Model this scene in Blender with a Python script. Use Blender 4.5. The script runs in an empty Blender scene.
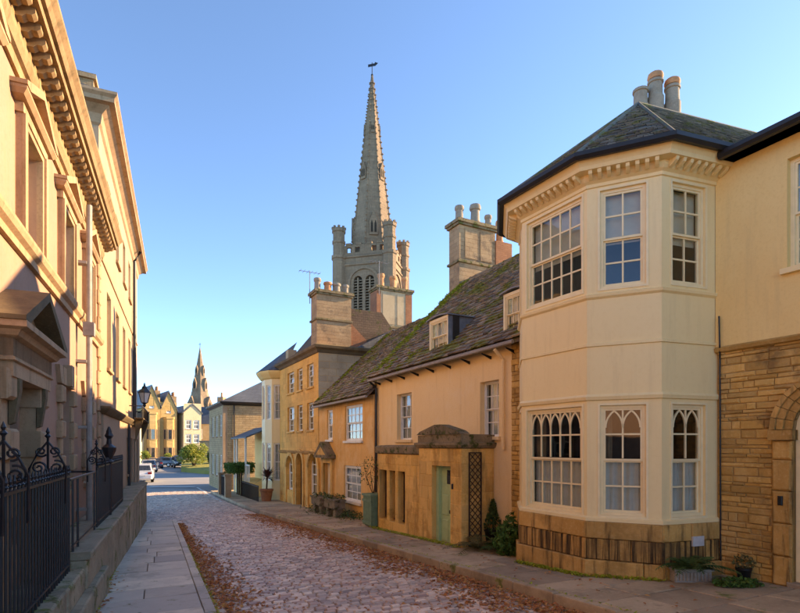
import bpy, bmesh, math, random
from mathutils import Vector, Matrix
random.seed(7)
R = random.uniform
# ------------------------------------------------------------------ camera, sky, sun, exposure
F, CX, HY, CAMZ = 520.0, 400.0, 445.0, 1.85
scene = bpy.context.scene
COL = scene.collection
cam_d = bpy.data.cameras.new('camera'); cam = bpy.data.objects.new('camera', cam_d); COL.objects.link(cam)
cam.location = (0, 0, CAMZ); cam.rotation_euler = (math.radians(90), 0, 0)
cam_d.sensor_width = 36; cam_d.lens = 36*F/800; cam_d.shift_y = (HY-306.5)/800; cam_d.clip_start = .05; cam_d.clip_end = 3000
scene.camera = cam
SUN_EL = math.radians(23); SUN_AZ = math.radians(20)      # azimuth measured from +X towards +Y
w = bpy.data.worlds.new('World'); scene.world = w; w.use_nodes = True
nt = w.node_tree; bg = nt.nodes['Background']
sky = nt.nodes.new('ShaderNodeTexSky'); sky.sky_type = 'NISHITA'; sky.sun_disc = False
sky.sun_elevation = SUN_EL; sky.sun_rotation = math.pi/2-SUN_AZ
sky.air_density = .42; sky.dust_density = .1; sky.ozone_density = 4.5
nt.links.new(sky.outputs[0], bg.inputs[0]); bg.inputs[1].default_value = .096
sd = bpy.data.lights.new('sun', 'SUN'); sun = bpy.data.objects.new('sun', sd); COL.objects.link(sun)
sd.energy = 2.02; sd.angle = math.radians(.5); sd.color = (1, .75, .54)
sdir = Vector((math.cos(SUN_EL)*math.cos(SUN_AZ), math.cos(SUN_EL)*math.sin(SUN_AZ), math.sin(SUN_EL)))
sun.rotation_euler = sdir.to_track_quat('Z', 'Y').to_euler(); sun.location = sdir*80
vs = scene.view_settings; vs.view_transform = 'Standard'; vs.look = 'None'; vs.exposure = 2.93; vs.gamma = 1
vs.use_white_balance = True; vs.white_balance_temperature = 8200; vs.white_balance_tint = 4

# ------------------------------------------------------------------ frames and photo geometry
class Frame:
    def __init__(s, o, ex, ey): s.o, s.ex, s.ey = o, ex, ey; s.yaw = math.atan2(ex[1], ex[0])
    def w(s, x, y, z): return Vector((s.o[0]+x*s.ex[0]+y*s.ey[0], s.o[1]+x*s.ex[1]+y*s.ey[1], z+CAMZ))
    def rel(s, p): d = (p[0]-s.o[0], p[1]-s.o[1]); return (d[0]*s.ex[0]+d[1]*s.ex[1], d[0]*s.ey[0]+d[1]*s.ey[1])
def dirframe(vx):
    a = (vx-CX)/F; n = math.hypot(a, 1); return (a/n, 1/n)
rd = dirframe(125); FR = Frame((0, 0), (-rd[0], -rd[1]), (rd[1], -rd[0]))      # right side: x towards the viewer, y into the houses
ld = dirframe(178); FL = Frame((0, 0), ld, (-ld[1], ld[0]))                    # left side: x away, y into the houses
FW = Frame((0, 0), (1, 0), (0, 1))
def on(fr, px, y):                       # photo column px on the facade plane y of a frame -> x, depth
    a = (px-CX)/F; Y = y/(a*fr.ey[0]+fr.ey[1]); return (Y*(a*fr.ex[0]+fr.ex[1]), Y)
def onx(fr, px, y): return on(fr, px, y)[0]
def zat(fr, px, py, y): return (HY-py)/F*on(fr, px, y)[1]
U, V = (-.43, .903), (.903, .43)         # along the street, across it
def G(s):                                # ground height relative to the eye
    if s < 18: return -1.85-.045*s
    if s < 34: d = s-18; return -1.85-.81-(.045*d-.5*.002625*d*d)
    return -3.044-.002*(s-34)
def gp(px, py, off=0):                   # photo pixel -> point of the street surface
    a, b = (px-CX)/F, (HY-py)/F; lo, hi = 1, 400
    for _ in range(60):
        m = (lo+hi)/2
        if b*m > G(m*(a*U[0]+U[1]))+off: lo = m
        else: hi = m
    return (lo*a, lo)
def st(p): return (p[0]*U[0]+p[1]*U[1], p[0]*V[0]+p[1]*V[1])
def gz(p, off=0): return G(st(p)[0])+off
FS = Frame((0, 0), V, U)                 # street frame: x across, y along
def line(p, q):
    (s0, t0), (s1, t1) = st(p), st(q); k = (t1-t0)/(s1-s0); return lambda s: t0+k*(s-s0)

# ------------------------------------------------------------------ mesh builder
MI = {}
class MB:
    def __init__(s, fr=FW): s.fr, s.v, s.f = fr, [], []
    def p(s, x, y, z): s.v.append(s.fr.w(x, y, z)); return len(s.v)-1
    def face(s, pts): s.f.append([s.p(*q) for q in pts])
    def box(s, x0, x1, y0, y1, z0, z1):
        i = [s.p(x, y, z) for z in (z0, z1) for x, y in ((x0, y0), (x1, y0), (x1, y1), (x0, y1))]
        for q in ((0,3,2,1), (4,5,6,7), (0,1,5,4), (1,2,6,5), (2,3,7,6), (3,0,4,7)): s.f.append([i[k] for k in q])
        return s
    def cbox(s, x0, x1, y0, y1, z0, z1, c=.01, j=0):     # block with a chamfered face towards -y
        def jj(): return R(-j, j)
        a = [s.p(x, y1, z) for x, z in ((x0,z0),(x1,z0),(x1,z1),(x0,z1))]
        b = [s.p(x, y0+c, z) for x, z in ((x0,z0),(x1,z0),(x1,z1),(x0,z1))]
        d = [s.p(x+jj(), y0+jj()*.6, z+jj()) for x, z in ((x0+c,z0+c),(x1-c,z0+c),(x1-c,z1-c),(x0+c,z1-c))]
        for k in range(4):
            n = (k+1) % 4; s.f.append([a[k], a[n], b[n], b[k]]); s.f.append([b[k], b[n], d[n], d[k]])
        s.f.append(d); s.f.append(a[::-1]); return s
    def prism(s, poly, y0, y1):                          # poly in x,z
        a = [s.p(x, y0, z) for x, z in poly]; b = [s.p(x, y1, z) for x, z in poly]; n = len(poly)
        s.f.append(a); s.f.append(b[::-1])
        for k in range(n): s.f.append([a[k], b[k], b[(k+1) % n], a[(k+1) % n]])
        return s
    def prismx(s, poly, x0, x1):                         # poly in y,z
        a = [s.p(x0, y, z) for y, z in poly]; b = [s.p(x1, y, z) for y, z in poly]; n = len(poly)
        s.f.append(a[::-1]); s.f.append(b)
        for k in range(n): s.f.append([a[k], a[(k+1) % n], b[(k+1) % n], b[k]])
        return s
    def prismz(s, poly, z0, z1):
        z0s = z0 if callable(z0) else (lambda x, y: z0); z1s = z1 if callable(z1) else (lambda x, y: z1)
        a = [s.p(x, y, z0s(x, y)) for x, y in poly]; b = [s.p(x, y, z1s(x, y)) for x, y in poly]; n = len(poly)
        s.f.append(a[::-1]); s.f.append(b)
        for k in range(n): s.f.append([a[k], a[(k+1) % n], b[(k+1) % n], b[k]])
        return s
    def tube(s, pts, r, n=6, taper=1.0):
        P = [s.fr.w(*q) for q in pts]; rings = []; m = len(P)
        for i, q in enumerate(P):
            d = (P[min(i+1, m-1)]-P[max(i-1, 0)]).normalized()
            a = d.cross(Vector((.31, .17, .93)) if abs(d.z) < .9 else Vector((1, .1, 0))).normalized(); b = d.cross(a)
            rr = r*(1+(taper-1)*i/max(1, m-1)); ring = []
            for k in range(n):
                t = 2*math.pi*k/n; s.v.append(q+a*(math.cos(t)*rr)+b*(math.sin(t)*rr)); ring.append(len(s.v)-1)
            rings.append(ring)
        for i in range(m-1):
            for k in range(n): s.f.append([rings[i][k], rings[i][(k+1) % n], rings[i+1][(k+1) % n], rings[i+1][k]])
        s.f.append(rings[0][::-1]); s.f.append(rings[-1]); return s
    def lathe(s, x, y, prof, n=12):                      # prof (r,z)
        rings = [[s.p(x+r*math.cos(2*math.pi*k/n), y+r*math.sin(2*math.pi*k/n), z) for k in range(n)] for r, z in prof]
        for i in range(len(prof)-1):
            for k in range(n): s.f.append([rings[i][k], rings[i][(k+1) % n], rings[i+1][(k+1) % n], rings[i+1][k]])
        s.f.append(rings[0][::-1]); s.f.append(rings[-1]); return s
    def sweep(s, path, prof):                            # prof (out,z); outward = right of the path
        n = len(path); rows = []
        for i, (x, y) in enumerate(path):
            ns = []
            for a, b in ((i-1, i), (i, i+1)):
                if a >= 0 and b < n:
                    dx, dy = path[b][0]-path[a][0], path[b][1]-path[a][1]; L = math.hypot(dx, dy); ns.append((dy/L, -dx/L))
            mx, my = sum(q[0] for q in ns)/len(ns), sum(q[1] for q in ns)/len(ns); k = mx*mx+my*my
            rows.append([s.p(x+mx/k*o, y+my/k*o, z) for o, z in prof])
        m = len(prof)
        for i in range(n-1):
            for k in range(m): s.f.append([rows[i][k], rows[i+1][k], rows[i+1][(k+1) % m], rows[i][(k+1) % m]])
        s.f.append(rows[0]); s.f.append(rows[-1][::-1]); return s
    def wall(s, x0, x1, z0, z1, y, holes=(), d=.22):     # front sheet with reveals; hole=(xa,xb,za,zb[,'arch'])
        X = sorted(set([x0, x1]+[q for h in holes for q in h[:2] if x0 < q < x1])); Z = sorted(set([z0, z1]+[q for h in holes for q in h[2:4] if z0 < q < z1]))
        for i in range(len(X)-1):
            for j in range(len(Z)-1):
                cx, cz = (X[i]+X[i+1])/2, (Z[j]+Z[j+1])/2
                if any(h[0] < cx < h[1] and h[2] < cz < h[3] for h in holes): continue
                s.face([(X[i],y,Z[j]), (X[i+1],y,Z[j]), (X[i+1],y,Z[j+1]), (X[i],y,Z[j+1])])
        for h in holes:
            a, b, c, e = h[:4]
            if len(h) > 4:
                r = (b-a)/2; sp = e-r; N = 12; pts = [(a+r-r*math.cos(math.pi*k/N), sp+r*math.sin(math.pi*k/N)) for k in range(N+1)]
                for k in range(N):
                    (p0, q0), (p1, q1) = pts[k], pts[k+1]
                    s.face([(p0,y,q0), (p1,y,q1), (p1,y,e), (p0,y,e)]); s.face([(p0,y,q0), (p0,y+d,q0), (p1,y+d,q1), (p1,y,q1)])
                s.face([(a,y,c), (a,y+d,c), (a,y+d,sp), (a,y,sp)]); s.face([(b,y,c), (b,y,sp), (b,y+d,sp), (b,y+d,c)])
            else:
                s.face([(a,y,c), (a,y+d,c), (a,y+d,e), (a,y,e)]); s.face([(b,y,c), (b,y,e), (b,y+d,e), (b,y+d,c)]); s.face([(a,y,e), (a,y+d,e), (b,y+d,e), (b,y,e)])
            s.face([(a,y,c), (b,y,c), (b,y+d,c), (a,y+d,c)])
        return s
    def shell(s, x0, x1, z0, z1, y, holes=(), d=.22, depth=6, back=True):   # whole house body: front with holes, sides, back, top
        s.wall(x0, x1, z0, z1, y, holes, d)
        for x in (x0, x1): s.face([(x,y,z0), (x,y+depth,z0), (x,y+depth,z1), (x,y,z1)])
        s.face([(x0,y+depth,z0), (x1,y+depth,z0), (x1,y+depth,z1), (x0,y+depth,z1)]); s.face([(x0,y,z1), (x1,y,z1), (x1,y+depth,z1), (x0,y+depth,z1)])
        return s
def topof(o):
    while o.parent: o = o.parent
    return o
def link(name, mb, m, parent=None, smooth=False):
    me = bpy.data.meshes.new(name)
    if parent is not None: inv = MI[topof(parent).name]; vv = [inv @ q for q in mb.v]
    else: vv = mb.v
    me.from_pydata(vv, [], mb.f); me.materials.append(m)
    bm = bmesh.new(); bm.from_mesh(me); bmesh.ops.recalc_face_normals(bm, faces=bm.faces); bm.to_mesh(me); bm.free()
    if smooth:
        for q in me.polygons: q.use_smooth = True
        try: me.set_sharp_from_angle(angle=math.radians(35))
        except Exception: pass
    o = bpy.data.objects.new(name, me); COL.objects.link(o)
    if parent is not None: o.parent = parent
    return o
part = link
def tag(o, label, cat, group=None, kind=None):
    o['label'] = label; o['category'] = cat
    if group: o['group'] = group
    if kind: o['kind'] = kind
    return o
def thing(name, label, cat, fr, x, y, z, group=None):
    o = bpy.data.objects.new(name, None); COL.objects.link(o); o.empty_display_size = .3
    o.location = fr.w(x, y, z); o.rotation_euler = (0, 0, fr.yaw)
    MI[o.name] = (Matrix.Translation(o.location) @ Matrix.Rotation(fr.yaw, 4, 'Z')).inverted()
    return tag(o, label, cat, group)
def struct(name, mb, m, label, cat, smooth=False):       # a setting sheet with its own origin
    o = link(name, mb, m, None, smooth); MI[o.name] = Matrix.Identity(4); return tag(o, label, cat, None, 'structure')
def solo(name, mb, m, label, cat, fr, x, y, z, group=None, smooth=False, kind=None):   # one-mesh thing with origin at its base
    loc = fr.w(x, y, z); inv = (Matrix.Translation(loc) @ Matrix.Rotation(fr.yaw, 4, 'Z')).inverted()
    mb2 = MB(); mb2.v = [inv @ q for q in mb.v]; mb2.f = mb.f
    o = link(name, mb2, m, None, smooth); o.location = loc; o.rotation_euler = (0, 0, fr.yaw); MI[o.name] = inv
    return tag(o, label, cat, group, kind)
EYE = Vector((0, 0, CAMZ))
def pieces(name, mbs, m, parent, limit=300, smooth=False):   # nearest ones as parts, the rest joined
    mbs = sorted(mbs, key=lambda b: (sum(b.v, Vector())/len(b.v)-EYE).length)
    for b in mbs[:limit]: link(name, b, m, parent, smooth)
    if len(mbs) > limit:
        j = MB()
        for b in mbs[limit:]:
            k = len(j.v); j.v += b.v; j.f += [[i+k for i in q] for q in b.f]
        o = link(name+'_remainder', j, m, parent, smooth); o['kind'] = 'stuff'

# ------------------------------------------------------------------ materials
class NT:
    def __init__(s, name):
        s.m = bpy.data.materials.new(name); s.m.use_nodes = True; s.t = s.m.node_tree; s.b = s.t.nodes['Principled BSDF']; s.out = s.t.nodes['Material Output']
    def n(s, ty, ins=None, **kw):
        q = s.t.nodes.new('ShaderNode'+ty)
        for k, v_ in kw.items(): setattr(q, k, v_)
        for k, v_ in (ins or {}).items():
            if hasattr(v_, 'is_linked') or hasattr(v_, 'links'): s.t.links.new(v_, q.inputs[k])
            else: q.inputs[k].default_value = v_
        return q
    def mix(s, fac, a, b, mode='MIX'):
        q = s.t.nodes.new('ShaderNodeMix'); q.data_type = 'RGBA'; q.blend_type = mode
        for k, v_ in ((0, fac), (6, a), (7, b)):
            if hasattr(v_, 'links'): s.t.links.new(v_, q.inputs[k])
            else: q.inputs[k].default_value = v_ if k == 0 else (*v_[:3], 1)
        return q.outputs[2]
    def math(s, op, a, b=0.0, clamp=False):
        q = s.t.nodes.new('ShaderNodeMath'); q.operation = op; q.use_clamp = clamp
        for k, v_ in ((0, a), (1, b)):
            if hasattr(v_, 'links'): s.t.links.new(v_, q.inputs[k])
            else: q.inputs[k].default_value = v_
        return q.outputs[0]
    def ramp(s, fac, a, b):
        q = s.n('MapRange', {0: fac, 1: a, 2: b}); q.clamp = True; q.interpolation_type = 'SMOOTHSTEP'; return q.outputs[0]
    def noise(s, vec, scale, detail=4, rough=.6): return s.n('TexNoise', {'Vector': vec, 'Scale': scale, 'Detail': detail, 'Roughness': rough}).outputs[0]
def mk(name, c1, c2, c3=None, scale=1.2, fine=30, rough=.85, bump=.35, dist=.01, piece=0.0, streak=None, brick=None, moss=None, mossamt=.5, mossscale=2.5, spec=.25, damp=None, hue=None):
    T = NT(name); pos = T.n('NewGeometry'); P = pos.outputs['Position']
    n1 = T.noise(P, scale, 5); n2 = T.noise(P, fine, 5, .7)
    c = T.mix(T.ramp(n1, .32, .68), c1, c2)
    c = T.mix(T.math('MULTIPLY', T.ramp(n2, .45, .75), .55), c, c3 or [q*.6 for q in c2])
    h = T.math('ADD', T.math('MULTIPLY', n1, .5), n2)
    rnd = None
    if piece or hue:
        oi = T.n('ObjectInfo'); rnd = T.math('FRACT', T.math('ADD', pos.outputs['Random Per Island'], oi.outputs['Random']))
    if hue: c = T.mix(T.math('MULTIPLY', T.ramp(T.math('FRACT', T.math('MULTIPLY', rnd, 7.31)), .3, 1.0), .8), c, hue)
    if piece: c = T.mix(1.0, c, T.n('CombineColor', {0: T.math('ADD', T.math('MULTIPLY', rnd, 2*piece), 1-piece), 1: T.math('ADD', T.math('MULTIPLY', rnd, 2*piece), 1-piece), 2: T.math('ADD', T.math('MULTIPLY', rnd, 1.8*piece), 1-piece*.9)}).outputs[0], 'MULTIPLY')
    if brick:                                            # (length, height, mortar colour, joint)
        tc = T.n('TexCoord').outputs['Object']; sx = T.n('SeparateXYZ', {0: tc})
        vec = T.n('CombineXYZ', {0: T.math('ADD', sx.outputs[0], sx.outputs[1]), 1: sx.outputs[2]}).outputs[0]
        bk = T.n('TexBrick', {'Vector': vec, 'Color1': (.9, .9, .9, 1), 'Color2': (1.08, 1.07, 1.05, 1), 'Mortar': (*brick[2], 1), 'Scale': 1.0, 'Mortar Size': brick[3], 'Mortar Smooth': .3, 'Bias': 0, 'Brick Width': brick[0], 'Row Height': brick[1]})
        c = T.mix(1.0, c, bk.outputs[0], 'MULTIPLY'); h = T.math('SUBTRACT', h, T.math('MULTIPLY', bk.outputs[1], 1.2))
    if streak:                                           # rain-wash and soot marks running down
        ks = streak[2] if len(streak) > 2 else 5; sp = T.n('Mapping', {0: P, 3: (ks, ks, .5)}).outputs[0]; sn = T.noise(sp, 1.3, 5, .65)
        lo_ = streak[3] if len(streak) > 3 else .5; c = T.mix(T.math('MULTIPLY', T.ramp(sn, lo_, lo_+.2), streak[1]), c, streak[0])
    if damp:
        dn = T.noise(P, 1.7, 6, .7); c = T.mix(T.math('MULTIPLY', T.ramp(dn, .5, .66), damp[1]), c, damp[0])
    if moss:
        mn = T.noise(P, mossscale, 7, .72); mf = T.ramp(mn, .62-mossamt*.22, .70-mossamt*.18)
        mc = T.mix(T.ramp(T.noise(P, 9, 4), .35, .65), moss, [q*.5 for q in moss]); c = T.mix(mf, c, mc); h = T.math('ADD', h, T.math('MULTIPLY', mf, .8))
    T.t.links.new(c, T.b.inputs['Base Color']); T.b.inputs['Roughness'].default_value = rough; T.b.inputs['Specular IOR Level'].default_value = spec
    if bump: bp = T.n('Bump', {'Height': h, 'Strength': bump, 'Distance': dist}); T.t.links.new(bp.outputs[0], T.b.inputs['Normal'])
    return T.m
def flat(name, c, rough=.5, spec=.4, metal=0, vary=.12, bump=0):
    T = NT(name); P = T.n('NewGeometry').outputs['Position']; n = T.noise(P, 7, 5)
    T.t.links.new(T.mix(T.ramp(n, .35, .7), c, [q*(1-vary*2) for q in c]), T.b.inputs['Base Color'])
    T.b.inputs['Roughness'].default_value = rough; T.b.inputs['Specular IOR Level'].default_value = spec; T.b.inputs['Metallic'].default_value = metal
    if bump: bp = T.n('Bump', {'Height': T.noise(P, 60), 'Strength': bump, 'Distance': .005}); T.t.links.new(bp.outputs[0], T.b.inputs['Normal'])
    return T.m
def glassmat(name, ior=1.5, tint=(.85, .88, .88)):
    T = NT(name); t = T.t; t.nodes.remove(T.b)
    P = T.n('NewGeometry').outputs['Position']; bp = T.n('Bump', {'Height': T.noise(P, 3, 1), 'Strength': .04, 'Distance': .03})
    fr = T.n('Fresnel', {'IOR': ior, 'Normal': bp.outputs[0]}); gl = T.n('BsdfGlossy', {'Roughness': .02, 'Color': (1, 1, 1, 1), 'Normal': bp.outputs[0]}); tr = T.n('BsdfTransparent', {'Color': (*tint, 1)})
    gb = T.n('NewGeometry').outputs['Backfacing']; mx = T.n('MixShader', {0: T.math('MULTIPLY', T.math('ADD', fr.outputs[0], .03, True), T.math('SUBTRACT', 1.0, gb)), 1: tr.outputs[0], 2: gl.outputs[0]}); t.links.new(mx.outputs[0], T.out.inputs[0]); return T.m
def leafmat(name, c1, c2, c3=None):
    T = NT(name); g = T.n('NewGeometry'); oi = T.n('ObjectInfo')
    r = T.math('FRACT', T.math('ADD', g.outputs['Random Per Island'], oi.outputs['Random']))
    c = T.mix(r, c1, c2)
    if c3: c = T.mix(T.ramp(T.math('FRACT', T.math('MULTIPLY', r, 13.7)), .55, .95), c, c3)
    T.t.links.new(c, T.b.inputs['Base Color']); T.b.inputs['Roughness'].default_value = .6; T.b.inputs['Specular IOR Level'].default_value = .25
    tl = T.n('BsdfTranslucent', {'Color': c}); mx = T.n('MixShader', {0: .25, 1: T.b.outputs[0], 2: tl.outputs[0]}); T.t.links.new(mx.outputs[0], T.out.inputs[0]); return T.m
M = dict(
 bay=mk('cream_paint', (.88,.69,.35), (.865,.67,.335), (.83,.63,.30), .6, 14, .5, .10, .004, streak=((.5,.36,.18), .14), spec=.35),
 cream=mk('yellow_cream_render', (.87,.64,.27), (.83,.58,.23), (.74,.5,.19), .7, 25, .8, .25, .006, streak=((.55,.40,.19), .2)),
 peach=mk('peach_render', (.89,.645,.33), (.86,.60,.29), (.78,.52,.235), .5, 28, .85, .3, .006, streak=((.58,.36,.16), .25), damp=((.88,.68,.42), .35)),
 rubble=mk('rubble_stone', (.60,.36,.11), (.46,.255,.065), (.72,.48,.19), 2.2, 22, .9, .6, .015, piece=.24, hue=(.44,.24,.06), damp=((.15,.09,.04), .65), streak=((.72,.5,.22), .35, 1.2)),
 mortar=mk('lime_mortar', (.42,.28,.12), (.31,.195,.075), None, 3, 40, .95, .6, .01),
 ashlar=mk('honey_ashlar', (.76,.465,.145), (.68,.385,.095), (.82,.56,.23), 1.4, 26, .88, .35, .006, piece=.14, streak=((.13,.08,.03), .55, 3.2, .48), damp=((.42,.21,.045), .65)),
 base=mk('stained_plinth_stone', (.58,.33,.10), (.45,.24,.06), (.64,.42,.17), 1.6, 24, .9, .45, .008, piece=.15, streak=((.045,.03,.015), .9), damp=((.2,.115,.035), .45)),
 stain=mk('soot_streaked_stone', (.54,.30,.09), (.42,.22,.055), (.6,.38,.15), 1.6, 24, .9, .45, .008, piece=.12, streak=((.03,.02,.01), .95, 11, .40), damp=((.14,.08,.03), .5)),
 corn=mk('weathered_cornice', (.38,.25,.13), (.29,.185,.09), (.18,.115,.055), 2.2, 26, .88, .35, .006, piece=.1, streak=((.10,.065,.03), .6)),
 cope=mk('mossy_coping', (.20,.15,.085), (.29,.215,.12), (.09,.07,.045), 3, 30, .95, .7, .02, piece=.12, moss=(.11,.12,.03), mossamt=.5, mossscale=5),
 ochre=mk('ochre_ashlar', (.80,.45,.12), (.70,.37,.085), (.85,.54,.2), .9, 22, .88, .3, .006, brick=(.62,.27,(.85,.8,.74),.006), streak=((.36,.2,.065), .3, 2.5, .48), damp=((.48,.24,.06), .6)),
 ochre2=mk('ochre_render', (.78,.46,.16), (.68,.37,.105), (.82,.55,.26), .8, 18, .88, .35, .008, streak=((.46,.25,.075), .5), damp=((.8,.58,.31), .45)),
 grey=mk('pale_ashlar', (.52,.41,.26), (.45,.34,.20), (.36,.27,.16), 1.2, 24, .9, .35, .006, piece=.12, damp=((.28,.21,.13), .45)),
 church=mk('church_stone', (.28,.20,.13), (.22,.155,.10), (.34,.25,.165), .25, 5, .92, .5, .05, brick=(.75,.34,(.82,.82,.82),.012), streak=((.115,.092,.065), .45)),
 coursed=mk('coursed_stone', (.48,.35,.19), (.38,.26,.13), (.56,.43,.26), 1.5, 15, .92, .8, .02, brick=(.46,.15,(.7,.66,.6),.014), damp=((.24,.17,.10), .4)),
 farstone=mk('far_stone', (.52,.36,.15), (.44,.29,.11), (.34,.22,.09), .4, 6, .9, .3, .02, brick=(.6,.25,(.8,.78,.74),.01)),
 farcream=mk('far_cream', (.66,.54,.33), (.58,.46,.27), None, .4, 6, .9, .2, .02),
 stucco=mk('pink_stone_stucco', (.38,.235,.165), (.345,.21,.145), (.30,.175,.115), .8, 20, .85, .25, .005, streak=((.36,.20,.10), .35), damp=((.43,.25,.155), .4)),
 trim=mk('dressed_trim', (.45,.295,.175), (.38,.24,.135), (.25,.155,.08), 1.6, 26, .88, .3, .006, piece=.08, streak=((.17,.11,.055), .5)),
 trimdark=mk('weathered_trim', (.17,.12,.062), (.115,.08,.042), (.24,.175,.095), 2, 26, .9, .4, .008, piece=.08, damp=((.09,.065,.04), .5)),
 buff=mk('buff_stone', (.41,.28,.18), (.37,.25,.155), (.31,.205,.12), .7, 20, .88, .25, .005, streak=((.29,.19,.095), .3)),
 slate=mk('dark_slate', (.15,.14,.11), (.10,.096,.08), (.21,.19,.14), 2.5, 30, .75, .5, .008, piece=.42, moss=(.15,.155,.05), mossamt=.55, mossscale=4, spec=.4),
 stoneslate=mk('stone_slate', (.33,.245,.16), (.225,.17,.115), (.42,.335,.23), 1.8, 26, .92, .6, .012, piece=.42, hue=(.2,.15,.11), moss=(.25,.24,.05), mossamt=.6, mossscale=1.3),
 blueslate=mk('blue_slate', (.085,.095,.11), (.06,.067,.08), (.12,.13,.14), 1.0, 20, .6, .4, .01, brick=(.3,.22,(.6,.6,.6),.012), spec=.5),
 browntile=mk('brown_roof', (.15,.095,.06), (.10,.065,.045), (.19,.13,.08), 1.2, 18, .9, .5, .012, brick=(.2,.11,(.7,.68,.66),.012), moss=(.10,.09,.03), mossamt=.3),
 brick=mk('old_brick', (.34,.15,.075), (.26,.11,.055), (.42,.23,.13), 1.5, 24, .9, .5, .008, brick=(.23,.078,(.9,.85,.75),.01), damp=((.15,.08,.05), .4)),
 pot=mk('terracotta_pot', (.56,.27,.125), (.38,.165,.07), (.30,.2,.12), 4, 30, .85, .3, .005, damp=((.36,.30,.2), .5)),
 greypot=mk('grey_pot', (.30,.25,.19), (.23,.185,.135), (.38,.33,.25), 4, 30, .9, .35, .005, damp=((.14,.11,.08), .4)),
 stack=mk('stack_stone', (.38,.26,.145), (.29,.19,.105), (.47,.34,.2), 1.6, 20, .92, .7, .02, brick=(.38,.15,(.86,.82,.78),.008), damp=((.15,.105,.07), .75)),
 flag=mk('flagstone', (.62,.53,.40), (.50,.42,.32), (.70,.61,.47), 1.3, 22, .7, .4, .006, piece=.2, hue=(.4,.355,.3), damp=((.28,.235,.17), .5), moss=(.24,.24,.07), mossamt=.1, mossscale=3, spec=.4),
 flagr=mk('brown_flagstone', (.45,.33,.20), (.34,.245,.145), (.53,.405,.26), 1.3, 22, .75, .45, .006, piece=.22, damp=((.2,.145,.085), .55), moss=(.25,.25,.06), mossamt=.22, mossscale=2.2, spec=.4),
 bed=mk('sett_bedding', (.21,.155,.11), (.15,.11,.08), (.27,.21,.15), 2, 40, .95, .6, .01, moss=(.10,.105,.035), mossamt=.25),
 sett=mk('granite_sett', (.66,.52,.39), (.51,.395,.3), (.76,.62,.49), 3.2, 40, .5, .4, .006, piece=.36, hue=(.42,.26,.19), damp=((.25,.185,.15), .35), spec=.5),
 asphalt=mk('asphalt', (.28,.265,.25), (.225,.215,.205), (.34,.32,.31), .5, 60, .8, .4, .004),
 earth=mk('earth', (.10,.08,.05), (.07,.06,.04), None, .3, 8, .95, .4, .02),
 line=mk('white_line', (.72,.72,.70), (.6,.6,.58), (.35,.35,.34), 4, 30, .7, .1, .002),
 grass=mk('grass', (.24,.23,.06), (.30,.26,.065), (.16,.17,.045), .7, 25, .95, .8, .03),
 white=flat('white_paint', (.80,.76,.66), .5, .4, vary=.04), whitew=flat('aged_white_paint', (.76,.68,.52), .5, .4, vary=.06),
 brownp=flat('brown_window_frame', (.10,.065,.035), .6), ivory=flat('ivory_paint', (.88,.72,.41), .5, .4, vary=.04),
 iron=flat('black_iron', (.014,.014,.017), .42, .5, vary=.2, bump=.15), gutter=flat('black_gutter', (.018,.017,.017), .45, .4),
 lead=flat('lead_grey', (.22,.22,.22), .55, .4, vary=.15), downpipe=flat('grey_downpipe', (.34,.30,.26), .6, .3),
 green=flat('sage_green_paint', (.44,.58,.30), .45, .4, vary=.06), dkgreen=flat('green_slats', (.17,.25,.13), .55, .3),
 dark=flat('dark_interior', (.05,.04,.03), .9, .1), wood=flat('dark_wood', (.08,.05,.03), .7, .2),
 net=flat('net_curtain', (.74,.70,.60), .9, .1, vary=.05), blind=flat('roller_blind', (.72,.64,.48), .9, .1, vary=.05), drape=flat('brown_drape', (.23,.16,.09), .9, .1),
 glass=glassmat('window_glass'), pane=flat('dark_glass', (.045,.05,.055), .06, .9, vary=.3), paleglass=flat('pale_lantern_glass', (.55,.60,.62), .15, .5, vary=.05),
 brass=flat('door_brass', (.16,.11,.04), .35, .5, .8),
 leafa=leafmat('autumn_leaf', (.48,.19,.06), (.33,.12,.045), (.56,.30,.09)), leafg=leafmat('green_leaf', (.07,.12,.03), (.11,.16,.04), (.04,.07,.02)),
 leafb=leafmat('bronze_leaf', (.13,.12,.04), (.18,.13,.05), (.09,.1,.03)),
 leafh=leafmat('hedge_leaf', (.09,.17,.03), (.12,.2,.04), (.05,.1,.02)), leafy=leafmat('bush_leaf', (.27,.30,.05), (.2,.25,.045), (.36,.32,.06)), leafr=leafmat('red_strap_leaf', (.10,.03,.025), (.06,.025,.02)),
 moss=leafmat('moss_clump', (.38,.42,.03), (.28,.32,.025), (.45,.46,.05)), twig=flat('twig', (.09,.06,.035), .9, .1), terracotta=flat('terracotta', (.36,.15,.07), .85, .2),
 plinth=mk('mossy_plinth', (.36,.29,.19), (.27,.21,.135), (.44,.36,.25), 1.4, 24, .92, .5, .01, piece=.15, moss=(.16,.17,.045), mossamt=.42, mossscale=2.2, damp=((.15,.12,.08), .5)),
 trough=mk('stone_trough', (.25,.20,.13), (.17,.14,.095), (.32,.27,.18), 4, 30, .95, .6, .01, moss=(.09,.09,.03), mossamt=.5, mossscale=5),
 cement=mk('cement_planter', (.40,.36,.30), (.33,.29,.23), None, 4, 30, .9, .3, .006, damp=((.2,.17,.12), .5)),
 tyre=flat('tyre', (.012,.012,.012), .85, .2), chrome=flat('alloy', (.5,.5,.5), .3, .5, .9), lamp=flat('headlight_glass', (.7,.7,.7), .1, .6), redl=flat('tail_light', (.35,.02,.015), .2, .5),
 sign=flat('pale_plate', (.6,.58,.54), .5, .3), black=flat('black_plastic', (.012,.012,.012), .4, .4),
)
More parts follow.
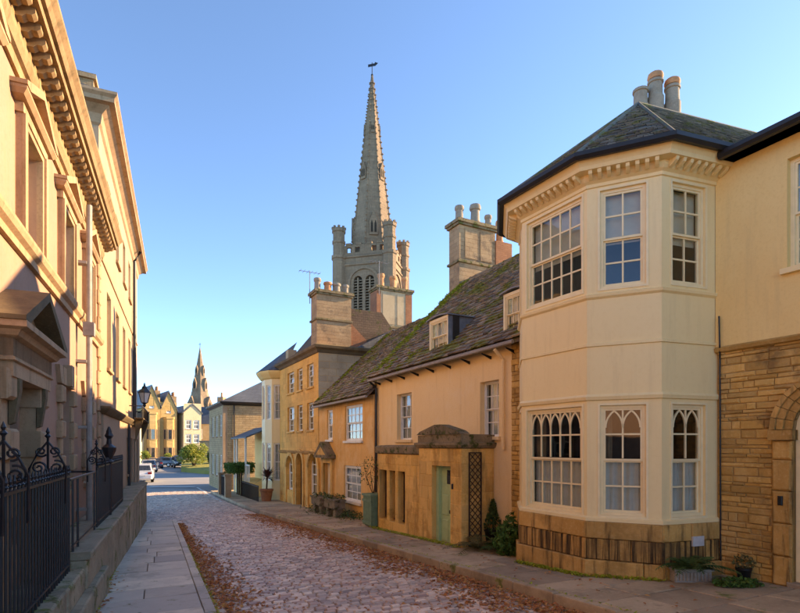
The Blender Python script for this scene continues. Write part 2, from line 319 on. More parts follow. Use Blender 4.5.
# ------------------------------------------------------------------ shared builders
def ring(mb, xa, xb, za, zb, y0, y1, wd):
    mb.box(xa, xa+wd, y0, y1, za, zb); mb.box(xb-wd, xb, y0, y1, za, zb); mb.box(xa+wd, xb-wd, y0, y1, zb-wd, zb); mb.box(xa+wd, xb-wd, y0, y1, za, za+wd)
def arcbars(mb, xl, xr, zs, y0, y1, b, H=None):     # pointed arch bars inside one light
    wd = xr-xl; N = 6; top = H or .866*wd
    def strip(pts):
        for (a, c), (d, e) in zip(pts, pts[1:]):
            dx, dz = d-a, e-c; L = math.hypot(dx, dz); nx, nz = -dz/L*b/2, dx/L*b/2
            mb.prism([(a-nx,c-nz), (d-nx,e-nz), (d+nx,e+nz), (a+nx,c+nz)], y0, y1)
    pts = [(xr-wd*math.cos(math.radians(60)*k/N), zs+wd*math.sin(math.radians(60)*k/N)*top/(.866*wd)) for k in range(N+1)]
    strip(pts); strip([(xl+xr-a, c) for a, c in pts])
def window(root, fr, xa, xb, za, zb, y, nx=2, nz=4, inset=.06, fw=.05, bar=.024, paint=None, curtain='net', sep=True, gothic=False, sill=None, room=.45, opaque=False, mid=.5, name='window', label=None, sash=True):
    paint = paint or M['white']; yf = y+inset
    mb = MB(fr); ring(mb, xa, xb, za, zb, yf, yf+.1, fw); wo = part(name, mb, paint, root)
    if label: wo['label'] = label
    a, b, c, d = xa+fw, xb-fw, za+fw, zb-fw; zm = c+(d-c)*mid; g = MB(fr); panes = []
    nu = max(1, nz//2); st_ = bar*1.3
    rows = ([(c, zm, yf+.045, nz-nu), (zm, d, yf+.015, nu)] if sash else [(c, d, yf+.03, nz)])
    for i, (r0, r1, yy, n) in enumerate(rows):
        ring(g, a, b, r0+(-st_*.3 if i else 0), r1, yy, yy+.035, st_)
        ia, ib, ic, id_ = a+st_, b-st_, r0+st_, r1-st_
        for k in range(1, nx): xx = ia+(ib-ia)*k/nx; g.box(xx-bar/2, xx+bar/2, yy+.004, yy+.03, ic, id_)
        for k in range(1, n): zz = ic+(id_-ic)*k/n; g.box(ia, ib, yy+.006, yy+.028, zz-bar/2, zz+bar/2)
        if gothic and i == 1:
            lw = (ib-ia)/nx
            for k in range(nx): arcbars(g, ia+lw*k, ia+lw*(k+1), ic+(id_-ic)/n+(id_-ic)/n*.28, yy+.002, yy+.026, bar, (id_-ic)/n*.70)
        for p in range(nx):
            for q in range(n): panes.append((ia+(ib-ia)*p/nx, ia+(ib-ia)*(p+1)/nx, ic+(id_-ic)*q/n, ic+(id_-ic)*(q+1)/n, yy+.016))
    part('glazing_bars', g, paint, wo)
    gm = M['pane'] if opaque else M['glass']
    if sep:
        for q in panes:
            t = R(-.0025, .0025); part('pane', MB(fr).prismz([(q[0],q[4]+t), (q[1],q[4]-t), (q[1],q[4]-t+.003), (q[0],q[4]+t+.003)], q[2], q[3]), gm, wo)
    else:
        mb = MB(fr)
        for q in panes: mb.box(q[0], q[1], q[4], q[4]+.003, q[2], q[3])
        part('panes', mb, gm, wo)
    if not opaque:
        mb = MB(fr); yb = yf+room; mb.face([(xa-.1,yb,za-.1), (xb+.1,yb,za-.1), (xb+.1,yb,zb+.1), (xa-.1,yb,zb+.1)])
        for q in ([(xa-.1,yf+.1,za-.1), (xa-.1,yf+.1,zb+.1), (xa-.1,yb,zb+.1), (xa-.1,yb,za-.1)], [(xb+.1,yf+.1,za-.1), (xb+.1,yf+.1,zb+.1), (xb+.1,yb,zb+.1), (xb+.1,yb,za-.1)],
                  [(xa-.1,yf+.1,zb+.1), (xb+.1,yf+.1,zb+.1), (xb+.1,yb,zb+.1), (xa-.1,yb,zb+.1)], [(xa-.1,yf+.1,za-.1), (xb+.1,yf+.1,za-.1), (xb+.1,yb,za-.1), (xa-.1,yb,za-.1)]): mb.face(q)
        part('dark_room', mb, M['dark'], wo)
        def drapes(x0, x1, z0, z1, m, nm):
            mb = MB(fr); n = max(8, int((x1-x0)/.022)); ph = R(0, 6)
            pr = [(x0+(x1-x0)*k/n, yf+.135+.016*math.sin(k*1.15+ph)+.008*math.sin(k*.37+ph)) for k in range(n+1)]
            for (p0, q0), (p1, q1) in zip(pr, pr[1:]): mb.face([(p0,q0,z0), (p1,q1,z0), (p1,q1,z1), (p0,q0,z1)])
            part(nm, mb, m, wo, True)
        if curtain == 'net': drapes(a, b, c, d, M['net'], 'net_curtain')
        elif curtain == 'half': drapes(a, b, c, zm, M['net'], 'net_curtain'); drapes(a, a+(b-a)*.22, zm+.02, d, M['drape'], 'curtain')
        elif curtain == 'blind':
            mb = MB(fr); mb.box(a, b, yf+.13, yf+.14, zm-R(.0, .12), d); part('blind', mb, M['blind'], wo)
        elif curtain == 'side': drapes(a, a+(b-a)*.2, c, d, M['net'], 'curtain'); drapes(b-(b-a)*.2, b, c, d, M['net'], 'curtain')
    if sill: part('sill', MB(fr).box(xa-.06, xb+.06, y-.07, y+inset+.02, za-.07, za+.005), sill, wo)
    return wo
def clip(poly, reg):                                  # convex clip in 2D, region counter-clockwise
    for i in range(len(reg)):
        (ax, ay), (bx, by) = reg[i], reg[(i+1) % len(reg)]; out = []
        def ins(p): return (bx-ax)*(p[1]-ay)-(by-ay)*(p[0]-ax) >= 0
        for k in range(len(poly)):
            p, q = poly[k], poly[(k+1) % len(poly)]; ip, iq = ins(p), ins(q)
            if ip: out.append(p)
            if ip != iq:
                d1 = (bx-ax)*(p[1]-ay)-(by-ay)*(p[0]-ax); d2 = (bx-ax)*(q[1]-ay)-(by-ay)*(q[0]-ax); t = d1/(d1-d2); out.append((p[0]+(q[0]-p[0])*t, p[1]+(q[1]-p[1])*t))
        poly = out
        if len(poly) < 3: return None
    return poly
def slates(pts, sw, sh, thick=.014, jit=.012, grade=1.0):    # pts: world corners, the first two along the eave
    P = [Vector(p) for p in pts]; o = P[0]; ux = (P[1]-P[0]).normalized(); nn = ux.cross(P[2]-P[0])
    if nn.length < 1e-6: return []
    nn.normalize()
    if nn.z < 0: nn = -nn
    vy = nn.cross(ux).normalized()
    if vy.z < 0: vy = -vy
    reg = [((p-o).dot(ux), (p-o).dot(vy)) for p in P]
    area = sum(reg[i][0]*reg[(i+1) % len(reg)][1]-reg[(i+1) % len(reg)][0]*reg[i][1] for i in range(len(reg)))
    if area < 0: reg = reg[::-1]
    x0, x1 = min(q[0] for q in reg), max(q[0] for q in reg); y1 = max(q[1] for q in reg); y = -.02; out = []; row = 0
    while y < y1:
        f = y/max(y1, .01); hh = sh*(1+(grade-1)*f); x = x0-R(0, sw)
        while x < x1:
            ww = sw*(1+(grade-1)*f)*R(.7, 1.3); lo = y+R(-jit, jit); q = [(x+.004, lo), (x+ww-.004, lo+R(-jit, jit)*.6), (x+ww-.004, lo+hh*1.25), (x+.004, lo+hh*1.25)]
            q = clip(q, reg)
            if q:
                b = MB(); tk = thick*R(.8, 1.5); n = len(q); tw = R(-.006, .006)
                def h(p): return max(.003, tk*1.8*(1-(p[1]-lo)/(hh*1.25)))+.004+tw*(p[0]-x)/ww
                up = [o+ux*p[0]+vy*p[1]+nn*(h(p)+tk*.6) for p in q]; dn = [o+ux*p[0]+vy*p[1]+nn*(h(p)-tk*.6) for p in q]
                b.v = up+dn; b.f = [list(range(n))]+[[k, n+k, n+(k+1) % n, (k+1) % n] for k in range(n)]; out.append(b)
            x += ww
        y += hh; row += 1
    return out
def blocks(fr, x0, x1, z0, z1, y, proud, ch, ln, holes=(), joint=.012, c=.012, j=.004, dj=.012, face=None):   # coursed stones on a wall face
    out = []; z = z0; odd = 0
    while z < z1-.03:
        h = min(R(*ch), z1-z)
        if z1-(z+h) < ch[0]*.5: h = z1-z
        x = x0; first = True
        while x < x1-.02:
            L = R(*ln)*(R(.45, .8) if first and odd else 1); first = False
            if x1-(x+L) < ln[0]*.5: L = x1-x
            segs = [(x+joint/2, min(x+L, x1)-joint/2)]
            for hh in holes:
                if hh[2] < z+h-.03 and hh[3] > z+.03:
                    ha, hb = hh[0], hh[1]
                    if len(hh) > 4:
                        r = (hb-ha)/2; cz = hh[3]-r; zz = z+h*.4-cz
                        if zz > 0:
                            q = r*r-zz*zz; wd = math.sqrt(q) if q > 0 else 0; ha, hb = (ha+hb)/2-wd, (ha+hb)/2+wd
                    ns = []
                    for a, b in segs:
                        if hb <= a or ha >= b: ns.append((a, b)); continue
                        if a < ha: ns.append((a, ha-.004))
                        if b > hb: ns.append((hb+.004, b))
                    segs = ns
            for a, b in segs:
                if b-a > .035: out.append(MB(fr).cbox(a, b, y-proud-R(0, dj), y+.03, z+joint/2, z+h-joint/2, c, j))
            x += L
        z += h; odd ^= 1
    return out
def gable(mb, x0, x1, y0, y1, ze, zr, t=.12, ends=True):    # pitched roof slabs, ridge along x
    ym = (y0+y1)/2
    mb.prismx([(y0, ze), (ym, zr), (y1, ze), (y1, ze-t), (ym, zr-t*1.3), (y0, ze-t)], x0, x1)
def potmesh(fr, x, y, z, h, r, kind=0):
    prof = [(r*1.0, z), (r*.98, z+h*.12), (r*.86, z+h*.2), (r*.8, z+h*.72), (r*.98, z+h*.78), (r*1.02, z+h*.92), (r*.9, z+h), (r*.68, z+h), (r*.66, z+h*.7)]
    if kind == 1: prof = [(r*1.05, z), (r*1.05, z+h*.2), (r*.9, z+h*.25), (r*.82, z+h*.7), (r*1.05, z+h*.74), (r*1.15, z+h*.82), (r*1.0, z+h*.95), (r*.45, z+h)]
    return MB(fr).lathe(x, y, prof, 14)
def chimney(root, fr, x0, x1, y0, y1, z0, z1, m, potspec, capm=None, aerial=None, brick_end=False, pan=True):
    c = part('chimney', MB(fr).box(x0, x1, y0, y1, z0, z1-.2), m, root)
    mb = MB(fr); mb.box(x0-.07, x1+.07, y0-.07, y1+.07, z1-.2, z1-.12); mb.box(x0-.12, x1+.12, y0-.12, y1+.12, z1-.117, z1); part('cap', mb, capm or m, c)
    zc = z0+(z1-z0)*.55
    part('band', MB(fr).sweep([(x0,y1), (x0,y0), (x1,y0), (x1,y1), (x0,y1)], [(.002, zc), (.06, zc+.02), (.06, zc+.1), (.002, zc+.13)]), capm or m, c)
    if pan:
        for k in range(2):
            a = y0+(y1-y0)*(.15+.42*k); part('panel', MB(fr).box(x1-.02, x1+.025, a, a+(y1-y0)*.34, zc+.2, z1-.3), m, c)
    for (fy, h, r, pm, kd) in potspec:
        part('chimney_pot', potmesh(fr, (x0+x1)/2, y0+(y1-y0)*fy, z1-.01, h, r, kd), M[pm], c, True)
    if aerial:
        ax, ay, hh = aerial; mb = MB(fr); mb.tube([(ax,ay,z1-.5), (ax,ay,z1+hh)], .018); mb.tube([(ax,ay-.5,z1+hh-.06), (ax,ay+.5,z1+hh-.06)], .012)
        for k in range(6): q = ay-.45+.18*k; mb.tube([(ax-.22,q,z1+hh-.06), (ax+.22,q,z1+hh-.06)], .008, 4)
        part('aerial', mb, M['lead'], c)
    return c
def leaves(fn, n, size, up=.0):                      # fn() -> world point; leaf quads folded along the middle
    mb = MB()
    for _ in range(n):
        p = fn(); d = Vector((R(-1, 1), R(-1, 1), R(-1, 1)+up)).normalized(); a = d.orthogonal().normalized(); a.rotate(Matrix.Rotation(R(0, 6.28), 3, d)); b = d.cross(a); L = size*R(.6, 1.3)
        i = len(mb.v); mb.v += [p-a*L, p+b*L*.45+d*L*.12, p+a*L, p-b*L*.45+d*L*.12]; mb.f += [[i, i+1, i+2], [i, i+2, i+3]]
    return mb
def ball(c, rx, ry, rz, lump=.25, shell=.55, ph=0):
    def f():
        while True:
            d = Vector((R(-1, 1), R(-1, 1), R(-1, 1)))
            if .05 < d.length < 1: break
        L = d.length; d.normalize(); k = (shell+(1-shell)*L)*(1+lump*math.sin(d.x*5+ph)*math.sin(d.y*4+1.3*ph)*math.cos(d.z*6+ph))
        return Vector((c[0]+d.x*rx*k, c[1]+d.y*ry*k, c[2]+d.z*rz*k))
    return f
# ================================================================== THE STREET
LE = line(gp(92, 613), gp(139, 511)); LK = line(gp(205, 613), gp(170, 513)); RK = line(gp(540, 600, -.08), gp(205, 490, -.08))
S_END = 21.0                                              # the left pavement stops here
S_SETT = st(gp(190, 491, -.08))[0]
def tl(s): return LK(s)+.12 if s < S_END else max(LE(s), LK(s)-1.5)
def tr(s): return RK(s)-.14
mb = MB(FS)
ss = [-60, -30, -15]+[k for k in range(-10, 44, 2)]+[50, 70, 120, 300, 900]; tt = [-700, -200, -60, -20, -8, -2, 0, 3, 6, 10, 20, 60, 200, 700]
idx = [[mb.p(t, s, G(s)-.24) for t in tt] for s in ss]
for i in range(len(ss)-1):
    for k in range(len(tt)-1): mb.f.append([idx[i][k], idx[i][k+1], idx[i+1][k+1], idx[i+1][k]])
struct('ground', mb, M['earth'], 'bare earth ground sheet under the houses and street', 'ground', True)
# asphalt road at the bottom of the hill
mb = MB(FS); rows = []
for s in [S_END-.3]+[k*2 for k in range(11, 36)]+[80, 100, 140]:
    rows.append([mb.p(t, s, G(s)-.105) for t in (LE(min(s, 60))-(.2 if s < 26 else 4 if s < 34 else 14), 0, RK(min(s, 34))-.05 if s < 34 else 22)])
for a, b in zip(rows, rows[1:]):
    for k in range(2): mb.f.append([a[k], a[k+1], b[k+1], b[k]])
struct('road', mb, M['asphalt'], 'grey asphalt road at the bottom of the street', 'road', True)
# cobbled road
mb = MB(FS); rows = []
for k in range(0, 90):
    s = -4+k*.5
    if s > S_SETT: break
    rows.append([mb.p(tl(s)+(tr(s)+.0-tl(s))*f, s, G(s)-.097+.03*math.sin(math.pi*f)) for f in (0, .25, .5, .75, 1)])
for a, b in zip(rows, rows[1:]):
    for q in range(4): mb.f.append([a[q], a[q+1], b[q+1], b[q]])
cob = struct('cobbled_road', mb, M['bed'], 'street paved with rows of worn grey and brown setts', 'road', True)
SETT = []
for k in range(14):                                       # sett shapes shared by the nearest ones
    b = MB(); hx, hy = .5, .5; c = .16; zt = [R(-.006, .006) for _ in range(4)]
    o = [(-hx,-hy), (hx,-hy), (hx,hy), (-hx,hy)]; b.v = [Vector((x*R(.93, 1), y*R(.93, 1), -.05)) for x, y in o]; b.v += [Vector((x*R(.94, 1), y*R(.94, 1), -.012)) for x, y in o]; b.v += [Vector((x*(1-c)*R(.9, 1.05), y*(1-c*1.3)*R(.9, 1.05), .006+zt[i])) for i, (x, y) in enumerate(o)]
    b.f = [[8, 9, 10, 11]]+[[j, (j+1) % 4, 4+(j+1) % 4, 4+j] for j in range(4)]+[[4+j, 4+(j+1) % 4, 8+(j+1) % 4, 8+j] for j in range(4)]
    me = bpy.data.meshes.new('sett'); me.from_pydata(b.v, [], b.f); me.materials.append(M['sett']); SETT.append((b, me))
spots = []
s = 2.6
while s < S_SETT:
    h = R(.08, .108); t = tl(s)+R(0, .08); e = tr(s); wv = .02*math.sin(s*3.1)
    while t < e-.06:
        wd = min(R(.12, .21), e-t); f = (t-tl(s))/(e-tl(s)); spots.append((t+wd/2, s+wv+R(-.008, .008), wd-.012, h-.012, G(s)-.062+.03*math.sin(math.pi*f)+R(-.007, .007), R(-.06, .06))); t += wd
    s += h
def sett_visible(q):
    p = FS.w(q[0], q[1], q[4]); return p.y > .5 and HY-(p.z-CAMZ)/p.y*F < 611 and CX+p.x/p.y*F > 165
vis = [q for q in spots if sett_visible(q)]; vis.sort(key=lambda q: FS.w(q[0], q[1], q[4]).length); near = set(map(id, vis[:300])); j = MB()
for q in spots:
    b, me = random.choice(SETT); mtx = Matrix.Translation(FS.w(q[0], q[1], q[4])) @ Matrix.Rotation(FS.yaw+q[5]*.6, 4, 'Z') @ Matrix.Rotation(R(-.03, .03), 4, 'X') @ Matrix.Diagonal((q[2], q[3], 1, 1))
    if id(q) in near:
        o = bpy.data.objects.new('sett', me); COL.objects.link(o); o.parent = cob; o.matrix_local = mtx
    else:
        k = len(j.v); j.v += [mtx @ x for x in b.v]; j.f += [[i+k for i in f] for f in b.f]
o = link('sett_remainder', j, M['sett'], cob); o['kind'] = 'stuff'
# left pavement
def slab(fr, poly, zf, th=.05, c=.008):
    b = MB(fr); cx = sum(p[0] for p in poly)/len(poly); cy = sum(p[1] for p in poly)/len(poly); n = len(poly); dz = R(-.006, .006); tx, ty = R(-.004, .004), R(-.004, .004)
    def zz(x, y): return zf(x, y)+dz+tx*(x-cx)+ty*(y-cy)
    def inw(p, q): L = math.hypot(cx-p[0], cy-p[1]); return (p[0]+(cx-p[0])/L*q, p[1]+(cy-p[1])/L*q)
    A = [b.p(x, y, zz(x, y)-th) for x, y in poly]; B = [b.p(x, y, zz(x, y)-c) for x, y in poly]; C = [b.p(*inw(p, c*1.6), zz(*p)) for p in poly]
    for k in range(n): m = (k+1) % n; b.f += [[A[k], A[m], B[m], B[k]], [B[k], B[m], C[m], C[k]]]
    b.f.append(C); return b
def pave(name, t0, t1, s0, s1, rowlen, ncol, off, m, mkerb, label, kerbside, kw=.14, kh=.14):
    base = MB(FS); rows = []; s = s0
    while s <= s1+.01: rows.append([base.p(t, s, G(s)+off-.03) for t in (t0(s), t1(s))]); s += .5
    for a, b in zip(rows, rows[1:]): base.f.append([a[0], a[1], b[1], b[0]])
    root = struct(name, base, M['bed'], label, 'pavement')
    flags = []; s = s0; k = 0
    while s < s1:
        L = min(R(*rowlen), s1-s); n = random.choice(ncol); cuts = [0]+sorted((i+1)/n+R(-.12, .12)/n*2 for i in range(n-1))+[1]
        for a, b in zip(cuts, cuts[1:]):
            g = .007; e = s+L; sk = R(-.02, .02)
            def T(f, q): return t0(q)+(t1(q)-t0(q))*f
            flags.append(slab(FS, [(T(a, s)+g, s+g), (T(b, s)-g, s+g+sk), (T(b, e)-g, e-g+sk), (T(a, e)+g, e-g)], lambda x, y: G(y)+off))
        s += L
    pieces('flagstone', flags, m, root, 300)
    ks = []; s = s0
    while s < s1:
        L = min(R(.7, 1.1), s1-s); e = s+L
        q = (lambda y: t1(y)) if kerbside > 0 else (lambda y: t0(y)-kw)
        ks.append(slab(FS, [(q(s), s+.006), (q(s)+kw, s+.006), (q(e)+kw, e-.006), (q(e), e-.006)], lambda x, y: G(y)+off+.004, kh+.06, .016)); s += L
    pieces('kerb_stone', ks, mkerb, root, 300); return root
pave('pavement', lambda s: LE(s)-.05, lambda s: LK(s), -3, S_END, (.55, .95), (1, 2, 2), 0, M['flag'], M['flag'], 'narrow grey flagstone pavement beside the black iron railings', 1)
RB = line(gp(720, 588), gp(223, 489))
pave('pavement', lambda s: RK(s)+.14, lambda s: RK(s)+.14+2.7+.05*s, 0, 36, (.5, .85), (3, 4, 4), .06, M['flagr'], M['flagr'], 'brown flagstone pavement running below the bay window and cottages', -1)
# gutter channel beside the left kerb
ch = []; s = 2.5
while s < S_END: L = R(.22, .34); ch.append(slab(FS, [(LK(s)+.15, s), (LK(s)+.27, s), (LK(s+L)+.27, s+L-.01), (LK(s+L)+.15, s+L-.01)], lambda x, y: G(y)-.05, .05, .012)); s += L
pieces('channel_stone', ch, M['flag'], cob, 300)
# white strip across the road at the junction, and the edge line
p0, p1 = gp(150, 487.5, -.1), gp(195, 487.5, -.1)
mb = MB(FS)
def strip(mb, a, b, wd, off):
    (s0, t0), (s1, t1) = st(a), st(b); ds, dt = s1-s0, t1-t0; L = math.hypot(ds, dt); ns, nt_ = -dt/L*wd/2, ds/L*wd/2; N = 8
    lo = [mb.p(t0+dt*k/N-nt_, s0+ds*k/N-ns, G(s0+ds*k/N)+off) for k in range(N+1)]; hi = [mb.p(t0+dt*k/N+nt_, s0+ds*k/N+ns, G(s0+ds*k/N)+off) for k in range(N+1)]
    for k in range(N): mb.f.append([lo[k], lo[k+1], hi[k+1], hi[k]])
strip(mb, p0, p1, .5, -.055); struct('road_line', mb, M['line'], 'white strip across the road at the junction', 'road marking')
mb = MB(FS); strip(mb, gp(197, 488, -.1), gp(222, 503, -.1), .12, -.05); struct('road_line', mb, M['line'], 'pale edge line where the setts meet the right kerb', 'road marking')
# ================================================================== LEFT: CLASSICAL HOUSE
yL = 1.70
def lx(px): return onx(FL, px, yL)
Lx0, Lx1 = -5.0, lx(98.5)
bot = -3.2
W = [lx(28.5)+k*2.23 for k in (-3, -2, -1, 0, 1, 2)]           # window axes
house = thing('classical_house', 'pink stuccoed classical house with pedimented windows and bracketed cornice', 'house', FL, (Lx0+Lx1)/2, yL, gz(FL.w((Lx0+Lx1)/2, yL, 0)))
dx = onx(FL, 48, yL-.38)                     # door axis
hol = [(c-.40, c+.40, 2.46, 3.72) for c in W]+[(c-.38, c+.38, -.75, .95) for c in W[:3]+W[4:]]+[(dx-.45, dx+.45, -1.45, .62)]
part('wall', MB(FL).shell(Lx0, Lx1, bot, 4.34, yL, hol, .28, 8), M['stucco'], house)
part('string_course', MB(FL).sweep([(Lx0, yL), (Lx1, yL)], [(0, 2.2), (.05, 2.21), (.05, 2.3), (.10, 2.34), (.12, 2.4), (.12, 2.44), (0, 2.46)]), M['trim'], house)
co = part('cornice', MB(FL).sweep([(Lx0, yL), (Lx1, yL), (Lx1, yL+3)], [(0, 4.2), (.04, 4.2), (.04, 4.34), (.08, 4.36), (.11, 4.46), (.11, 4.54), (.11, 4.68), (.34, 4.69), (.34, 4.79), (.38, 4.80), (.41, 4.88), (.46, 4.95), (.46, 5.0), (0, 5.06)]), M['corn'], house)
mod = part('modillion', MB(FL).prismx([(yL-.10, 4.56), (yL-.17, 4.565), (yL-.21, 4.60), (yL-.26, 4.60), (yL-.295, 4.63), (yL-.295, 4.695), (yL-.10, 4.695)], -.055, .055), M['corn'], co)
for k in range(int((Lx1+.2-Lx0)/.235)):
    o = mod if k == 0 else mod.copy(); o.location.x = Lx0+.2+.235*k
    if k: COL.objects.link(o); o.parent = co
part('roof', MB(FL).prismx([(yL-.4, 5.02), (yL+4, 6.0), (yL+8, 5.02), (yL+8, 4.9), (yL-.4, 4.9)], Lx0, Lx1-.05), M['blueslate'], house)
for i, c in enumerate(W):
    wo = window(house, FL, c-.40, c+.40, 2.46, 3.72, yL, 2, 4, inset=.16, paint=M['whitew'], curtain='side' if i % 2 else 'net', sep=True)
    mb = MB(FL)
    for sx in (-1, 1):
        a, b = sorted((c+sx*.401, c+sx*.57)); mb.box(a, b, yL-.07, yL+.02, 2.47, 3.79); a, b = sorted((c+sx*.46, c+sx*.573)); mb.box(a, b, yL-.10, yL-.069, 2.475, 3.792)
    mb.box(c-.40, c+.40, yL-.07, yL+.02, 3.721, 3.79); mb.box(c-.60, c+.60, yL-.085, yL+.02, 3.793, 3.9); part('architrave', mb, M['trim'], house)
    pd = part('pediment', MB(FL).sweep([(c-.62, yL+.02), (c-.62, yL-.0), (c+.62, yL-.0), (c+.62, yL+.02)], [(.0, 3.90), (.12, 3.92), (.16, 3.97), (.16, 4.0), (.0, 4.0)]).prism([(c-.60, 4.0), (c+.60, 4.0), (c, 4.27)], yL-.04, yL+.02), M['trim'], house)
    mb = MB(FL)
    for sx in (-1, 1): q = [(c+sx*.80, 4.002), (c+sx*.80, 4.05), (c+sx*.0, 4.40), (c+sx*.0, 4.30), (c+sx*.66, 4.002)]; mb.prism(q, yL-.17, yL+.02)
    part('raking_cornice', mb, M['trim'], pd)
def gibbs(root, c, hw, z0, z1, y, m, keyst=True):
    z = z0; k = 0
    while z < z1-.05:
        h = min(.27, z1-z); wd = .26 if k % 2 else .17; pr = .09 if k % 2 else .05
        for sx in (-1, 1): a, b = sorted((c+sx*(hw+.001), c+sx*(hw+wd))); part('surround_block', MB(FL).cbox(a, b, y-pr, y+.02, z+.004, z+h-.004, .02), m, root)
        z += h; k += 1
    n = 5
    for k in range(n):
        a0, a1 = c-hw-.2+(2*hw+.4)*k/n, c-hw-.2+(2*hw+.4)*(k+1)/n; sp = (k-(n-1)/2)*.05; pr = .12 if k == 2 else .06; zt = z1+(.34 if k == 2 else .27)
        part('voussoir', MB(FL).prism([(a0+.004, z1+.004), (a1-.004, z1+.004), (a1+sp+.02*(k-2), zt), (a0+sp+.02*(k-2), zt)], y-pr, y+.02), m, root)
for i, c in enumerate(W):
    if i == 3: continue
    window(house, FL, c-.38, c+.38, -.75, .95, yL, 2, 4, inset=.16, paint=M['whitew'], curtain='none', sep=True, sill=M['trim']); gibbs(house, c, .38, -.70, .95, yL, M['trim'])
# pedimented doorcase
dc = part('doorcase', MB(FL).sweep([(dx-.82, yL), (dx-.82, yL-.26), (dx+.82, yL-.26), (dx+.82, yL)], [(0, .80), (.02, .81), (.02, .84), (0, .85), (0, 1.02), (.05, 1.04), (.08, 1.09), (.14, 1.11), (.14, 1.17), (0, 1.17)]).box(dx-.80, dx+.80, yL-.255, yL+.02, .66, 1.168), M['trim'], house)
mb = MB(FL)
for sx in (-1, 1): mb.prism([(dx+sx*.98, 1.172), (dx+sx*.98, 1.215), (dx, 1.68), (dx, 1.585), (dx+sx*.82, 1.172)], yL-.40, yL+.02)
part('raking_cornice', mb, M['trimdark'], dc); part('tympanum', MB(FL).prism([(dx-.8, 1.173), (dx+.8, 1.173), (dx, 1.60)], yL-.18, yL+.02), M['trim'], dc)
for sx in (-1, 1):
    a, b = sorted((dx+sx*.52, dx+sx*.80)); pl = part('pilaster', MB(FL).box(a, b, yL-.16, yL+.02, bot, .66), M['trim'], dc)
    z = -1.3
    while z < .5: a2, b2 = a-.03, b+.03; part('rusticated_block', MB(FL).cbox(a2, b2, yL-.24, yL+.01, z, z+.3, .03), M['trim'], dc); z += .58
    a, b = sorted((dx+sx*.50, dx+sx*.60)); part('console', MB(FL).prismx([(yL-.17, .20), (yL-.21, .22), (yL-.26, .55), (yL-.26, .66), (yL-.17, .66)], a, b), M['trimdark'], dc)
dr = part('door', MB(FL).box(dx-.45, dx+.45, yL+.15, yL+.2, -1.45, .62), M['wood'], house)
for zz in ((-1.3, -.75), (-.65, -.05), (.05, .5)):
    for sx in (-1, 1): a, b = sorted((dx+sx*.06, dx+sx*.36)); part('door_panel', MB(FL).cbox(a, b, yL+.13, yL+.16, zz[0], zz[1], .015), M['wood'], dr)
part('door_knob', MB(FL).lathe(dx+.02, yL+.1, [(.03, -.4), (.045, -.36), (.03, -.32)], 8), M['brass'], dr)
# quoins and lead downpipe
z = bot; k = 0
while z < 4.15:
    wd = .34 if k % 2 else .22; part('quoin', MB(FL).cbox(Lx1-wd, Lx1+.03, yL-.055, yL+.02, z+.006, z+.30, .022, .004), M['trim'], house); z += .306; k += 1
px_ = lx(76.5)
pp = part('downpipe', MB(FL).tube([(px_, yL-.20, -2.6), (px_, yL-.20, 4.4)], .05, 10), M['downpipe'], house, True)
part('hopper', MB(FL).prism([(px_-.10, 2.24), (px_+.10, 2.24), (px_+.07, 2.0), (px_-.07, 2.0)], yL-.29, yL-.11), M['downpipe'], pp)
for zz in (-1.2, .3, 1.5, 3.3): part('pipe_clip', MB(FL).box(px_-.09, px_+.09, yL-.17, yL+.01, zz, zz+.05), M['downpipe'], pp)
# ================================================================== LEFT: PLAIN TALL TOWNHOUSE
Tx0, Tx1 = lx(98.5)+.045, lx(137)
town = thing('townhouse', 'tall plain buff townhouse with three rows of sash windows and deep eaves', 'house', FL, (Tx0+Tx1)/2, yL, gz(FL.w((Tx0+Tx1)/2, yL, 0)))
TW = [lx(109)+k*((lx(133.8)-lx(109))/4) for k in range(5)]
hol = [(c-.45, c+.45, 2.0, 4.0) for c in TW]+[(c-.43, c+.43, 5.5, 6.9) for c in TW]
part('wall', MB(FL).shell(Tx0, Tx1, .93, 7.8, yL, hol, .2, 7), M['buff'], town)
GW = [(TW[2]+.1, .38), (TW[3]-.3, .40), (TW[3]+1.0, .42), (TW[4]+.5, .42)]
hol2 = [(c-h, c+h, -1.0 if i == 0 else -2.75, .25) for i, (c, h) in enumerate(GW)]
part('ground_floor_wall', MB(FL).shell(Tx0, Tx1, -3.4, .80, yL-.10, hol2, .2, 2), M['buff'], town)
part('ledge', MB(FL).sweep([(Tx0, yL+1), (Tx0, yL-.1), (Tx1, yL-.1), (Tx1, yL+1)], [(0, .72), (.05, .74), (.13, .82), (.16, .86), (.16, .9), (-.1, .935)]), M['trimdark'], town)
part('string_course', MB(FL).sweep([(Tx0, yL), (Tx1, yL)], [(0, 4.45), (.03, 4.46), (.03, 4.54), (0, 4.56)]), M['trim'], town)
ev = part('eaves_cornice', MB(FL).sweep([(Tx0, yL+6.9), (Tx0, yL), (Tx1, yL), (Tx1, yL+6.9)], [(0, 7.45), (.05, 7.5), (.08, 7.7), (.24, 7.84), (.36, 7.86), (.36, 7.96), (.42, 8.02), (.42, 8.08), (0, 8.1)]), M['trim'], town)
part('roof', MB(FL).prismx([(yL-.38, 8.06), (yL+3.5, 8.5), (yL+7.3, 8.06)], Tx0-.36, Tx1+.38), M['blueslate'], town)
for c in TW:
    window(town, FL, c-.45, c+.45, 2.0, 4.0, yL, 3, 4, inset=.11, paint=M['whitew'], curtain='net', sep=False, sill=M['trim']); window(town, FL, c-.43, c+.43, 5.5, 6.9, yL, 3, 4, inset=.11, paint=M['whitew'], curtain='net', sep=False, sill=M['trim'])
